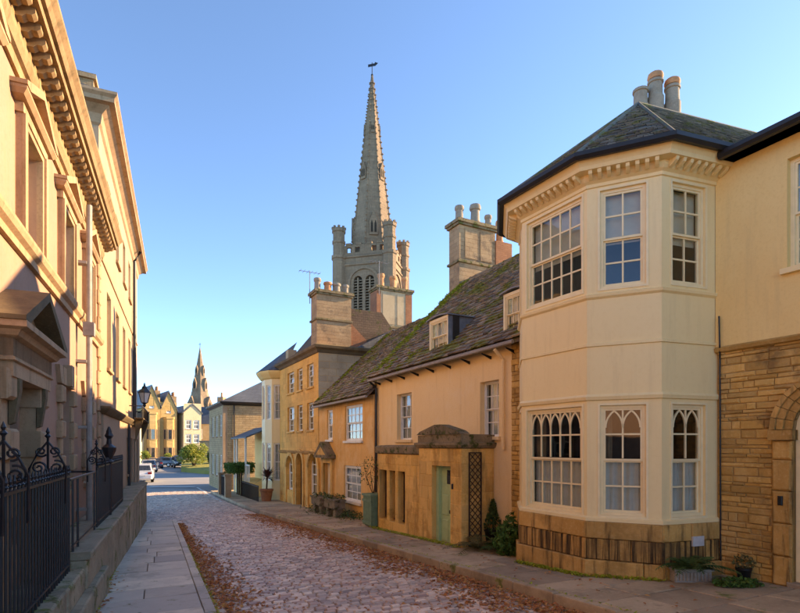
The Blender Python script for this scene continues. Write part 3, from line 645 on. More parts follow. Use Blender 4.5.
for i, (c, h) in enumerate(GW):
    if i == 0: window(town, FL, c-h, c+h, -1.0, .25, yL-.1, 2, 4, inset=.1, paint=M['whitew'], curtain='none', sep=False, sill=M['trim'])
    else:
        d = part('door', MB(FL).box(c-h, c+h, yL+.02, yL+.07, -2.75, .25), M['wood'], town)
        for zz in ((-2.5, -1.7), (-1.5, -.5)): part('door_panel', MB(FL).cbox(c-h+.1, c+h-.1, yL, yL+.03, zz[0], zz[1], .015), M['wood'], d)
q = lx(132); pp = part('downpipe', MB(FL).tube([(q, yL-.09, .95), (q, yL-.09, 7.4), (q, yL-.3, 7.8)], .06, 8), M['gutter'], town, True)
q = lx(123.5); part('downpipe', MB(FL).tube([(q, yL-.17, -2.9), (q, yL-.17, .7)], .05, 8), M['gutter'], town, True)
z = .95; k = 0
cst = part('chimney', MB(FL).box(Tx0+.1, Tx0+.65, yL+.12, yL+.75, 7.9, 8.55), M['stack'], town); part('cap', MB(FL).box(Tx0+.04, Tx0+.71, yL+.06, yL+.81, 8.55, 8.66), M['stack'], cst)
bx0 = lx(126); mb = MB(FL).box(bx0, lx(135), yL-.55, yL-.26, .94, .98)       # window box balcony
bal = part('balconet', mb, M['trimdark'], town)
for k in range(9): xx = bx0+(lx(135)-bx0)*k/8; part('baluster', MB(FL).tube([(xx, yL-.52, .97), (xx, yL-.52, 1.4)], .014, 5), M['iron'], bal)
part('handrail', MB(FL).tube([(bx0, yL-.1, 1.4), (bx0, yL-.52, 1.4), (lx(135), yL-.52, 1.4), (lx(135), yL-.1, 1.4)], .02, 5), M['iron'], bal)
for xx in (bx0+.4, lx(135)-.4): part('bracket', MB(FL).prismx([(yL-.27, .1), (yL-.27, .94), (yL-.53, .94), (yL-.5, .8)], xx-.06, xx+.06), M['trimdark'], bal)
# wall lantern
lan_y = yL-.42; lpx, lY = on(FL, 144.5, lan_y); lz = (HY-396)/F*lY
lan = thing('wall_lantern', 'black hexagonal street lantern on a scrolled bracket at the townhouse corner', 'lantern', FL, lpx, lan_y, lz-.3)
part('glass_body', MB(FL).lathe(lpx, lan_y, [(.13, lz-.28), (.24, lz+.12)], 6), M['paleglass'], lan)
mb = MB(FL)
for k in range(6): a = 2*math.pi*k/6; mb.tube([(lpx+.135*math.cos(a), lan_y+.135*math.sin(a), lz-.28), (lpx+.245*math.cos(a), lan_y+.245*math.sin(a), lz+.12)], .014, 4)
part('frame', mb, M['iron'], lan)
part('cap', MB(FL).lathe(lpx, lan_y, [(.29, lz+.12), (.27, lz+.15), (.12, lz+.30), (.11, lz+.36), (.05, lz+.42), (.03, lz+.52), (.005, lz+.56)], 6), M['iron'], lan)
part('base', MB(FL).lathe(lpx, lan_y, [(.03, lz-.46), (.07, lz-.4), (.05, lz-.34), (.14, lz-.28)], 6), M['iron'], lan)
mb = MB(FL).tube([(lpx, lan_y, lz-.44), (lpx, lan_y+.1, lz-.62), (lpx, yL-.25, lz-.66), (lpx, yL+.02, lz-.66)], .025, 6).tube([(lpx, yL, lz-1.2)]+[(lpx, yL-.05-.55*math.sin(k/8*1.5), lz-1.15+.5*(k/8)) for k in range(9)], .018, 5)
part('bracket', mb, M['iron'], lan, True)
# ================================================================== LEFT: PLINTH AND RAILINGS
yP = 1.25
X1 = onx(FL, 69, yP); X2 = onx(FL, 97, yP); X3 = onx(FL, 122.5, yP); X0 = onx(FL, -150, yP); XE = onx(FL, 139, 1.35)
def gpl(x, y): return gz(FL.w(x, y, 0))
pl = thing('stone_plinth', 'mossy stone plinth and landing carrying the black railings', 'plinth', FL, X1, 1.2, gpl(X1, 1.2))
def run(nm, x0, x1, y0, y1, zt, step, m):
    x = x0
    while x < x1-.05:
        L = min(R(*step), x1-x)
        if x1-(x+L) < .3: L = x1-x
        zb = min(gpl(x, y0), gpl(x+L, y0))-.3; part(nm, MB(FL).cbox(x+.004, x+L-.004, y0+R(0, .01), y1, zb, zt+R(-.004, .004), .02, .004), m, pl); x += L
run('coping_stone', X0, X1+.15, 1.10, 1.66, -1.58, (.8, 1.2), M['plinth'])
run('step_stone', X0, X1+1.6, .98, 1.095, -1.86, (.6, 1.0), M['plinth'])
part('landing_slab', MB(FL).cbox(X1+.16, X3+.3, 1.02, 1.68, -1.48, -1.38, .02), M['plinth'], pl)
run('plinth_stone', X1+.17, XE-.2, 1.07, 1.6, -1.49, (.55, .9), M['plinth'])
part('landing_slab', MB(FL).cbox(X3+.31, XE-.2, 1.05, 1.595, -1.475, -1.385, .02), M['plinth'], pl)
def railing(x0, x1, zb, zt, label, name='iron_railing', pickets=True, ret=False):
    rt = thing(name, label, 'railing', FL, (x0+x1)/2, yP, zb)
    part('top_rail', MB(FL).box(x0-.02, x1+.02, yP-.022, yP+.022, zt-.025, zt), M['iron'], rt); part('bottom_rail', MB(FL).box(x0, x1, yP-.016, yP+.016, zb+.08, zb+.105), M['iron'], rt)
    n = int((x1-x0)/.115); proto = None; pf = None
    for k in range(n+1):
        xx = x0+(x1-x0)*k/n
        if proto is None:
            proto = part('bar', MB(FL).tube([(0, yP, zb-.01), (0, yP, zt-.003)], .0115, 6), M['iron'], rt); off = xx; proto.location.x = xx
            pf = part('finial', MB(FL).lathe(0, yP, [(.010, zt), (.010, zt+.02), (.022, zt+.035), (.010, zt+.05), (.018, zt+.075), (.002, zt+.13)], 6), M['iron'], rt); pf.location.x = xx
        else:
            for q in (proto, pf): o = q.copy(); COL.objects.link(o); o.parent = rt; o.location.x = xx
    return rt
r1 = railing(X0, X1, -1.575, -.375, 'long run of black iron railings with spear tops before the pedimented door')
r2 = railing(X2+.05, X3, -1.385, -.36, 'short run of black iron railings on the landing beside the townhouse')
def spiral(mb, x, cy, cz, r0, r1, a0, turns, rad=.011, sgn=1):
    n = int(16*turns); mb.tube([(x, cy+(r0+(r1-r0)*k/n)*math.cos(a0+sgn*2*math.pi*turns*k/n), cz+(r0+(r1-r0)*k/n)*math.sin(a0+sgn*2*math.pi*turns*k/n)) for k in range(n+1)], rad, 5)
def scrolls(rt, x, z, s=1.0):                    # scrolled back-stays standing square to the railing
    mb = MB(FL); c = yP+.14*s
    for sg in (-1, 1):
        spiral(mb, x, c+sg*.14*s, z+.17*s, .015*s, .135*s, 0, 1.8, .012, sg); spiral(mb, x, c+sg*.10*s, z+.46*s, .01*s, .095*s, 1.2, 1.6, .011, -sg)
        mb.tube([(x, c+sg*.27*s, z-.3), (x, c+sg*.28*s, z+.16*s), (x, c+sg*.16*s, z+.42*s), (x, c, z+.64*s)], .012, 5)
    mb.tube([(x, c, z-.3), (x, c, z+.72*s)], .013, 5); part('scroll_panel', mb, M['iron'], rt, True)
    part('scroll_finial', MB(FL).lathe(x, c, [(.012, z+.70*s), (.035, z+.74*s), (.012, z+.78*s), (.022, z+.82*s), (.002, z+.9*s)], 6), M['iron'], rt)
for px in (-12, 16, 57): scrolls(r1, onx(FL, px, yP), -.36, .62)
scrolls(r2, onx(FL, 101, yP), -.35, .5)
ux = onx(FL, 109, yP); part('post_urn', MB(FL).lathe(ux, yP, [(.05, -1.38), (.05, -.36), (.09, -.33), (.05, -.28), (.12, -.12), (.13, -.05), (.05, .02), (.04, .12), (.08, .18), (.05, .24), (.05, .27), (.015, .36)], 8), M['iron'], r2, True)
r3 = thing('iron_railing', 'plain black handrail with three uprights turning in to the steps', 'railing', FL, X1+.2, yP, -1.38)
mb = MB(FL).tube([(X1+.03, yP, -.44), (X2-.25, yP, -.44), (X2-.12, yP+.2, -.44), (X2-.12, yL-.08, -.44)], .018, 6); part('top_rail', mb, M['iron'], r3)
part('bottom_rail', MB(FL).tube([(X1+.2, yP, -1.3), (X2-.1, yP, -1.3)], .012, 5), M['iron'], r3)
for xx in (X1+.25, X1+.62, X2-.3, X2-.02): part('bar', MB(FL).tube([(xx, yP, -1.39), (xx, yP, -.43)], .014, 6), M['iron'], r3)
# ================================================================== RIGHT: HOUSE WITH THE TWO STOREY BAY
BP = [(-8.40, 8.20), (-8.22, 7.10), (-7.385, 6.44), (-5.925, 6.50), (-5.079, 7.144), (-4.897, 8.236)]     # bay corners in the right frame
yA = 8.236; ground_b = gz(FR.w(-6, 6.4, 0), .06)
bay = thing('bay_house', 'cream house with a two storey faceted bay of gothic sash windows and arched door', 'house', FR, -6.2, 7.4, ground_b)
def facet(i):
    a, b = FR.w(*BP[i], 0), FR.w(*BP[i+1], 0); L = math.hypot(b.x-a.x, b.y-a.y); e = ((b.x-a.x)/L, (b.y-a.y)/L); return Frame((a.x, a.y), e, (-e[1], e[0])), L
zl0, zl1, zu0, zu1 = -1.10, .62, 2.46, 4.0
def fpx(fr, px): a = (px-CX)/F; d = fr.ex[0]-a*fr.ex[1]; return (a*fr.o[1]-fr.o[0])/d      # photo column on a facet -> distance along it
for i in range(5):
    fr, L = facet(i)
    wx = {2: (fpx(fr, 527), fpx(fr, 582)), 3: (fpx(fr, 600), fpx(fr, 646)), 4: (fpx(fr, 672), fpx(fr, 705))}.get(i, (L*.25, L*.75))
    hol = [(wx[0], wx[1], zl0, zl1), (wx[0], wx[1], zu0, zu1)]
    mb = MB(fr).wall(0, L, -1.19, 4.14, 0, hol, .16); part('bay_wall', mb, M['bay'], bay)
    if i == 0: continue
    nx = 5 if i == 2 else 2
    window(bay, fr, wx[0], wx[1], zl0, zl1, 0, nx, 4, inset=.035, fw=.045, bar=.026, paint=M['ivory'], curtain='half', gothic=True, room=.9, mid=.50)
    window(bay, fr, wx[0], wx[1], zu0, zu1, 0, nx, 4, inset=.035, fw=.045, bar=.026, paint=M['ivory'], curtain='blind', room=.9, mid=.50)
    for (z0, z1) in ((zl0, zl1), (zu0, zu1)):
        mb = MB(fr); ring(mb, wx[0]-.035, wx[1]+.035, z0-.035, z1+.035, -.012, .03, .034); part('window_architrave', mb, M['ivory'], bay)
for nm, prof in (('bay_sill', [(0, -1.20), (.05, -1.20), (.05, -1.15), (0, -1.13)]), ('string_moulding', [(0, .70), (.03, .71), (.045, .76), (.015, .80), (0, .80)]), ('string_moulding', [(0, 1.55), (.022, 1.56), (.022, 1.60), (0, 1.61)]), ('string_moulding', [(0, 2.30), (.035, 2.33), (.045, 2.37), (0, 2.39)])):
    part(nm, MB(FR).sweep(BP, prof), M['bay'], bay)
bc = part('bay_cornice', MB(FR).sweep(BP, [(0, 4.06), (.025, 4.07), (.025, 4.12), (.07, 4.15), (.10, 4.20), (.10, 4.245), (.26, 4.25), (.28, 4.30), (.33, 4.37), (.33, 4.40), (0, 4.41)]), M['bay'], bay)
for i in range(1, 5):
    fr, L = facet(i); n = max(3, int(L/.13))
    for k in range(n): xx = L*(k+.5)/n; part('bracket', MB(fr).prismx([(-.10, 4.15), (-.16, 4.17), (-.22, 4.20), (-.24, 4.247), (-.10, 4.247)], xx-.028, xx+.028), M['bay'], bc)
gpath = []
for i, (x, y) in enumerate(BP): gpath.append((x, y))
gut = MB(FR).sweep(BP, [(.32, 4.405), (.34, 4.37), (.41, 4.355), (.45, 4.40), (.45, 4.46), (.43, 4.46), (.42, 4.41), (.35, 4.40)]); part('gutter', gut, M['gutter'], bay)
# bay plinth: three courses of stained stone following the facets
for (z0, z1, out, lm, mm) in ((-2.4, -1.80, .09, (.5, .9), 'base'), (-1.80, -1.47, .045, (.45, .8), 'stain'), (-1.47, -1.20, .055, (.5, .9), 'base')):
    for i in range(1, 5):
        fr, L = facet(i); a0 = -out*.41 if i > 0 else 0; x = a0; e = L+(out*.36 if i < 4 else 0)
        bl = []
        while x < e-.02:
            ln = R(*lm)
            if e-(x+ln) < .25: ln = e-x
            part('plinth_stone', MB(fr).cbox(x+.004, x+ln-.004, -out-R(0, .006), .12, z0+.004, z1-.004, .012, .002), M[mm], bay); x += ln
# street wall: rubble below, render above, arched doorway
xw0, xw1 = BP[5][0], 7.0
dcx = -3.36; dr_ = .48; hol_d = (dcx-dr_, dcx+dr_, -2.3, .22+dr_, 'arch'); wz = (2.46, 4.0); wxa = (onx(FR, 789, yA), onx(FR, 789, yA)+1.0)
low = part('stone_wall', MB(FR).wall(xw0, xw1, -2.6, 1.50, yA, [hol_d], .35), M['mortar'], bay)
surr = (dcx-dr_-.26, dcx+dr_+.26, -2.6, .22+dr_+.26, 'arch')
bl = blocks(FR, xw0+.02, -1.6, -2.3, 1.49, yA, .008, (.05, .15), (.12, .45), [surr], .009, .012, .010, .022)
bl += blocks(FR, -1.6, xw1, -2.3, 1.49, yA, .016, (.13, .22), (.3, .7), [], .016, .016, .006, .02)
pieces('stone', bl, M['rubble'], low, 300)
part('render_wall', MB(FR).wall(xw0, xw1, 1.50, 4.3, yA-.05, [(*wxa, *wz), (1.2, 2.2, *wz), (4, 5, *wz)], .2), M['cream'], bay)
part('drip_moulding', MB(FR).sweep([(xw0, yA), (xw1, yA)], [(0, 1.42), (.07, 1.45), (.09, 1.5), (.05, 1.53), (0, 1.53)]), M['rubble'], bay)
for a, b in (wxa, (1.2, 2.2), (4, 5)): window(bay, FR, a, b, *wz, yA-.05, 2, 4, inset=.09, paint=M['ivory'], curtain='net', sill=M['bay'])
part('house_body', MB(FR).box(xw0-3.5, xw1, yA+.4, yA+8, -2.6, 4.3), M['cream'], bay)
part('bay_core', MB(FR).prismz([(BP[1][0]+.95, BP[1][1]+.9), (-7.0, 7.5), (-6.2, 7.5), (-5.9, 8.0), (-5.9, 9.2), (-7.3, 9.2)], -2.6, 4.3), M['dark'], bay)
part('side_wall', MB(FR).box(xw0-.02, xw0+.10, yA+.02, yA+.5, -2.6, 4.3), M['cream'], bay)
part('gutter', MB(FR).sweep([(BP[5][0]+.25, yA-.06), (xw1, yA-.06)], [(.24, 4.30), (.27, 4.27), (.34, 4.27), (.37, 4.31), (.37, 4.37), (.24, 4.37)]), M['gutter'], bay)
part('soffit', MB(FR).box(BP[5][0]+.1, xw1, yA-.29, yA+.1, 4.30, 4.34), M['cream'], bay)
# roofs
part('roof', MB(FR).prismx([(yA-.36, 4.38), (yA+4, 5.75), (yA+8.3, 4.38), (yA+8.3, 4.3), (yA-.36, 4.3)], xw0-.2, xw1), M['slate'], bay)
apex = FR.w(-6.6, 8.6, 6.44)
ctr = []; n = len(BP)
mo = MB(FR); mo.sweep(BP, [(.36, 4.45), (0, 4.45)]); out_pts = [mo.v[i*2] for i in range(n)]; rend = apex+(out_pts[-1]-out_pts[-2]).normalized()*3.6
brf = MB(); brf.v = out_pts+[apex, rend]; ia, ir = n, n+1; tri = [[i, i+1, ia] for i in range(n-2)]+[[n-2, n-1, ir, ia]]; brf.f = tri+[[n-1, ir, ia]]
brf.v = brf.v+[v-Vector((0, 0, .05)) for v in brf.v]
br = part('bay_roof', brf, M['slate'], bay)
sl = []
for t in tri: sl += slates([brf.v[k] for k in t], .17, .105, .010, .006)
bp2 = FR.w(-3.0, yA-.30, 4.43); sl += slates([out_pts[-1], bp2, rend], .17, .105, .010, .006); mb = MB(); mb.v = [out_pts[-1], bp2, rend]; mb.f = [[0, 1, 2]]; part('roof_slope', mb, M['slate'], bay)
pieces('slate', sl, M['slate'], br, 300)
mb = MB()
for i in range(1, n-1):
    a, b = out_pts[i], apex; mb.tube([(a.x, a.y, a.z-CAMZ+.03), ((a.x+b.x)/2, (a.y+b.y)/2, (a.z+b.z)/2-CAMZ+.03), (b.x, b.y, b.z-CAMZ+.03)], .035, 6)
mb.tube([(apex.x, apex.y, apex.z-CAMZ+.02), (rend.x, rend.y, rend.z-CAMZ+.02)], .045, 6); part('hip_ridge', mb, M['slate'], br)
cf = Frame((0, 0), (1, 0), (0, 1)); st_o = part('chimney', MB(cf).box(5.35, 7.1, 12.2, 12.9, 4, 7.6), M['stack'], bay)
for px, top, kd in ((642.5, 82, 'greypot'), (657.5, 73, 'greypot'), (674.5, 79, 'greypot')):
    X = (px-400)/F*12.4; zt = (HY-top)/F*12.4; po = part('chimney_pot', MB(cf).lathe(X, 12.5, [(.185, 7.5), (.185, zt-.52), (.16, zt-.5), (.155, zt-.2), (.18, zt-.19), (.18, zt-.13), (.155, zt-.12), (.12, zt-.1)], 14), M[kd], st_o, True)
    if px > 650: part('cowl', MB(cf).lathe(X, 12.5, [(.10, zt-.12), (.165, zt-.10), (.185, zt-.04), (.17, zt+.03), (.10, zt+.08), (.02, zt+.09)], 12), M['pot'], po, True)
# doorway
ds = part('doorway', MB(FR).box(dcx-dr_, dcx+dr_, yA+.30, yA+.34, -2.3, .22+dr_+.05), M['dark'], bay)
for sx in (-1, 1):
    z = -2.35; a, b = sorted((dcx+sx*dr_, dcx+sx*(dr_+.25)))
    for k, h in enumerate((.36, .42, .46, .46, .44, .27)): part('jamb_stone', MB(FR).cbox(a-(.03 if k == 0 else 0), b+(.03 if k == 0 else 0), yA-.07-(.03 if k == 0 else 0), yA+.2, z+.004, z+h-.004, .025, .003), M['base'], ds); z += h
    part('impost', MB(FR).box(a-.03, b+.03, yA-.11, yA+.2, .07, .21), M['base'], ds)
    c, d = sorted((dcx+sx*(dr_-.004), dcx+sx*(dr_-.10))); part('door_frame', MB(FR).box(c, d, yA+.05, yA+.15, -2.3, .22), M['ivory'], ds)
N = 13
for k in range(N):
    a0, a1 = math.pi*k/N, math.pi*(k+1)/N-.012; r0, r1 = dr_, dr_+.25
    for (ra, rb, pr) in ((r0, r0+.10, .04), (r0+.103, r1-.06, .08), (r1-.057, r1+.01, .115)):
        part('arch_stone', MB(FR).prism([(dcx-ra*math.cos(a0), .22+ra*math.sin(a0)), (dcx-rb*math.cos(a0), .22+rb*math.sin(a0)), (dcx-rb*math.cos(a1), .22+rb*math.sin(a1)), (dcx-ra*math.cos(a1), .22+ra*math.sin(a1))], yA-pr, yA+.15), M['base'], ds)
mb = MB(FR)
for k in range(12):
    a0, a1 = math.pi*k/12, math.pi*(k+1)/12; mb.prism([(dcx-r*math.cos(a), .22+r*math.sin(a)) for r, a in ((dr_-.1, a0), (dr_-.004, a0), (dr_-.004, a1), (dr_-.1, a1))], yA+.05, yA+.15)
mb.box(dcx-dr_+.1, dcx+dr_-.1, yA+.05, yA+.15, .14, .24); part('fanlight_frame', mb, M['ivory'], ds)
part('fanlight', MB(FR).prism([(dcx-(dr_-.1)*math.cos(math.pi*k/12), .24+(dr_-.12)*math.sin(math.pi*k/12)) for k in range(13)], yA+.09, yA+.094), M['glass'], ds)
part('door', MB(FR).box(dcx-dr_+.1, dcx+dr_-.1, yA+.10, yA+.15, -2.3, .14), M['black'], ds)
part('bell_push', MB(FR).cbox(dcx-dr_-.16, dcx-dr_-.10, yA-.10, yA-.06, -.85, -.72, .01), M['black'], ds)
part('step', MB(FR).cbox(dcx-dr_-.05, dcx+dr_+.05, yA-.1, yA+.3, -2.4, ground_b+.16, .015), M['flagr'], ds)
mb = MB(FR); pc = [(xw0+.07, yA-.03, -2.1), (xw0+.06, yA-.035, 1.35), (xw0+.09, yA-.09, 1.55), (xw0+.08, yA-.09, 2.0)]; part('cable', MB(FR).tube(pc, .012, 6), M['black'], bay)
fr4, L4 = facet(4); part('meter_plate', MB(fr4).box(L4*.48, L4*.68, -.075, -.045, -1.55, -1.40), M['sign'], bay)
# things by the bay
q = gp(694, 583, .06); qx, qy = FR.rel(q)
pt = thing('planter', 'pale ribbed rectangular planter below the bay window', 'planter', FR, qx, qy, gz(q, .06)); pt.location = FW.w(q[0], q[1], gz(q, .06)); pt.rotation_euler = (0, 0, 0); MI[pt.name] = Matrix.Translation(pt.location).inverted()
gq = gz(q, .06); mb = MB(FW); mb.box(q[0]-.27, q[0]+.27, q[1]+.02, q[1]+.2, gq, gq+.17); ring(mb, q[0]-.29, q[0]+.29, 0, .01, 0, .01, .001) if 0 else None
part('body', mb, M['cement'], pt); mb = MB(FW)
for k in range(10): xx = q[0]-.26+.053*k; part('rib', MB(FW).cbox(xx, xx+.035, q[1], q[1]+.03, gq+.02, gq+.15, .01), M['cement'], pt)
part('rim', MB(FW).box(q[0]-.29, q[0]+.29, q[1]-.015, q[1]+.22, gq+.17, gq+.20), M['cement'], pt)
def clump(name, label, c, rx, ry, rz, n, size, m, stems=5, group=None, cat='plant', shell=.3):
    rt = thing(name, label, cat, FW, c[0], c[1], c[2]-rz, group); part('foliage', leaves(ball((c[0], c[1], c[2]+CAMZ), rx, ry, rz, .3, shell, R(0, 5)), n, size, .4), m, rt)
    mb = MB(FW)
    for k in range(stems): mb.tube([(c[0]+R(-.1, .1)*rx, c[1]+R(-.1, .1)*ry, c[2]-rz), (c[0]+R(-.5, .5)*rx, c[1]+R(-.5, .5)*ry, c[2]), (c[0]+R(-.8, .8)*rx, c[1]+R(-.8, .8)*ry, c[2]+rz*R(.3, .8))], .012, 5, .4)
    part('stem', mb, M['twig'], rt); return rt
def fern(name, label, c, n, L, m, spread=1.0, up=.8, w0=.05):
    rt = thing(name, label, 'plant', FW, c[0], c[1], c[2])
    for k in range(n):
        a = 6.283*k/n+R(-.3, .3); Lr = L*R(.6, 1.15); b = MB(FW); el = R(.45, 1.2)*up; pts = []
        for i in range(9): f = i/8; pts.append((c[0]+math.cos(a)*Lr*spread*(f*math.cos(el)*1.0), c[1]+math.sin(a)*Lr*spread*(f*math.cos(el)), c[2]+Lr*(math.sin(el)*f-.45*f*f*1.0)))
        b.tube(pts, .006, 4, .4)
        for i in range(1, 9):
            p = Vector(pts[i]); wd = w0*3.2*math.sin(math.pi*(i/8*.85+.1)); side = Vector((-math.sin(a), math.cos(a), 0))
            for sg in (-1, 1):
                for h in (0, .5):
                    pp_ = p+(Vector(pts[i-1])-p)*h; tip = pp_+side*sg*wd*R(.8, 1.1)+(Vector(pts[min(8, i)])-Vector(pts[i-1]))*.5-Vector((0, 0, .02)); o2 = (Vector(pts[i])-Vector(pts[i-1])).normalized()*w0*.32
                    b.face([tuple(pp_-o2), tuple(tip), tuple(pp_+o2)])
        part('frond', b, m, rt)
    return rt
fern('fern', 'dark green fern growing in the pale ribbed planter', (q[0], q[1]+.1, gq+.18), 24, .62, M['leafg'], 1.0)
q = gp(736, 586, .06); clump('ground_cover', 'low cushion of green plants between the planter and arched door', (q[0], q[1]-.02, gz(q, .06)+.05), .34, .16, .07, 900, .028, M['leafh'], 4)
q = gp(746, 582, .06); gq = gz(q, .06); sp_t = thing('flower_pot', 'small dark flower pot beside the arched door jamb', 'pot', FW, q[0], q[1], gq)
part('pot', MB(FW).lathe(q[0], q[1]+.05, [(.07, gq), (.1, gq+.16), (.11, gq+.17), (.11, gq+.2), (.08, gq+.2)], 12), M['black'], sp_t, True); part('twigs', leaves(ball((q[0], q[1]+.05, gq+CAMZ+.28), .14, .12, .12, .3, .3, 1), 140, .03), M['leafb'], sp_t)
# ================================================================== RIGHT: PEACH COTTAGE WITH PORCH
yB = 7.30; cx0, cx1 = onx(FR, 376.5, yB), onx(FR, 521, yB)
xs = onx(FR, 512.5, yB)
cot = thing('peach_cottage', 'peach rendered cottage with mossy stone roof, two dormers and green porch door', 'house', FR, (cx0+cx1)/2, yB, gz(FR.w((cx0+cx1)/2, yB, 0), .06))
def rpx(a, b, y): return onx(FR, a, y), onx(FR, b, y)
wa = (*rpx(397, 411.5, yB), zat(FR, 404, 440, yB), zat(FR, 404, 393.5, yB)); wb = (*rpx(480, 499, yB), zat(FR, 489, 437, yB), zat(FR, 489, 381, yB))
part('wall', MB(FR).shell(cx0, xs, -3.0, 2.22, yB, [wa, wb], .22, 7), M['peach'], cot)
part('end_wall', MB(FR).box(xs, cx1+.15, yB-.02, yB+6.8, -3.0, 2.2), M['mortar'], cot)
pieces('stone', blocks(FR, xs, cx1+.14, -2.6, 2.15, yB-.02, .014, (.07, .15), (.12, .33), [], .012, .012, .005, .015), M['rubble'], cot, 120)
for wq in (wa, wb): window(cot, FR, *wq, yB, 3, 4, inset=.13, fw=.035, bar=.02, paint=M['white'], curtain='net', sill=M['peach'])
# porch block
yP1 = 6.42; pz = -.02
pcx0, pcx1 = onx(FR, 419, yP1), onx(FR, 461.5, yP1); mx0, mx1 = onx(FR, 377.5, yP1+.12), onx(FR, 419, yP1+.12)
dxa, dxb = onx(FR, 432, yP1), onx(FR, 450.5, yP1); dzt = zat(FR, 441, 466, yP1); dzb = -2.36
por = part('porch', MB(FR).shell(pcx0, pcx1, -2.9, pz-.05, yP1, [(dxa, dxb, dzb-.3, dzt)], .3, yB-yP1-.01), M['ashlar'], cot)
pb = blocks(FR, pcx0, pcx1, -2.85, pz-.06, yP1, .005, (.27, .34), (.4, .62), [(dxa, dxb, -3, dzt)], .009, .007, .001, .005)
SF = Frame(tuple(FR.w(pcx1, 0, 0)[:2]), FR.ey, (-FR.ex[0], -FR.ex[1]))     # side of the porch facing the viewer
pb += blocks(SF, yP1, yB-.01, -2.85, pz-.06, 0, .004, (.27, .34), (.4, .7), [], .006, .006, .001, .003)
pieces('ashlar_block', pb, M['ashlar'], por, 200)
zp = pz+.25
cp = part('parapet', MB(FR).sweep([(pcx0, yB), (pcx0, yP1), (pcx1, yP1), (pcx1, yB)], [(0, pz-.06), (.05, pz-.04), (.09, pz+.02), (.09, pz+.07), (.02, pz+.08), (.02, zp), (-.2, zp+.01), (-.2, pz-.06)]), M['cope'], cot)
pm = (pcx0+pcx1)/2; part('pediment', MB(FR).prism([(pcx0-.04, zp+.012), (pcx1+.04, zp+.012), (pcx1-.12, zp+.09), (pm+.12, zp+.24), (pm-.12, zp+.24), (pcx0+.12, zp+.09)], yP1-.05, yP1+.2), M['cope'], cot)
part('porch_roof', MB(FR).box(pcx0+.2, pcx1-.2, yP1+.2, yB, pz-.05, pz+.1), M['lead'], cot)
dd = part('front_door', MB(FR).box(dxa+.10, dxb, yP1+.2, yP1+.25, dzb, dzt), M['green'], cot); dd['label'] = 'sage green panelled door'
W_ = dxb-dxa-.1; x0 = dxa+.1
part('door_light', MB(FR).box(x0+W_*.38, x0+W_*.92, yP1+.185, yP1+.215, dzt-.42, dzt-.1), M['pane'], dd)
for (f0, f1) in ((.08, .46), (.54, .92)):
    for (z0, z1) in ((dzb+.12, dzb+.62), (dzb+.72, dzb+1.2)): part('door_panel', MB(FR).cbox(x0+W_*f0, x0+W_*f1, yP1+.18, yP1+.21, z0, z1, .015), M['green'], dd)
part('letterbox', MB(FR).cbox(x0+W_*.55, x0+W_*.95, yP1+.165, yP1+.21, dzb+.78, dzb+.86, .005), M['black'], dd); part('knocker', MB(FR).cbox(x0+W_*.66, x0+W_*.9, yP1+.16, yP1+.21, dzb+1.17, dzb+1.33, .01), M['black'], dd)
part('door_frame', MB(FR).box(dxa, dxa+.1, yP1+.12, yP1+.25, dzb, dzt), M['green'], cot)
part('door_step', MB(FR).cbox(dxa-.05, dxb+.05, yP1-.06, yP1+.3, -3.0, dzb+.0, .015), M['ashlar'], cot)
part('bell', MB(FR).cbox(dxb+.06, dxb+.12, yP1-.025, yP1+.01, -.98, -.86, .008), M['black'], cot)
# mullioned ground floor room
yM = yP1+.12; mm0, mm1 = onx(FR, 378, yM), pcx0+.02; mz0, mz1 = zat(FR, 396, 523, yM)-.0, zat(FR, 396, 471, yM)
oxa, oxb = onx(FR, 379.5, yM), onx(FR, 405, yM); 
rm = part('mullion_room', MB(FR).shell(mm0, mm1, -3.0, pz-.2, yM, [(oxa, oxb, mz0, mz1)], .28, yB-yM-.02), M['ashlar'], cot)
pieces('ashlar_block', blocks(FR, mm0, mm1, -2.95, pz-.2, yM, .004, (.27, .34), (.4, .7), [(oxa, oxb, mz0, mz1)], .006, .006, .001, .003), M['ashlar'], rm, 200)
part('ledge', MB(FR).sweep([(mm0, yB), (mm0, yM), (mm1-.03, yM)], [(0, pz-.24), (.06, pz-.2), (.06, pz-.04), (.02, pz), (-.2, pz+.02), (-.2, pz-.2)]).box(mm0, mm1-.03, yM, yB, pz-.1, pz-.05), M['cope'], cot)
n = 3
for k in range(n):
    a, b = oxa+(oxb-oxa)*k/n, oxa+(oxb-oxa)*(k+1)/n
    window(cot, FR, a+.05, b-.05, mz0+.04, mz1-.04, yM, 1, 2, inset=.16, fw=.03, bar=.02, paint=M['wood'], curtain='none', room=.3, sash=False)
    if k: part('mullion', MB(FR).prismz([(a-.085, yM+.02), (a-.03, yM-.01), (a+.03, yM-.01), (a+.085, yM+.02), (a+.085, yM+.2), (a-.085, yM+.2)], mz0, mz1), M['ashlar'], cot)
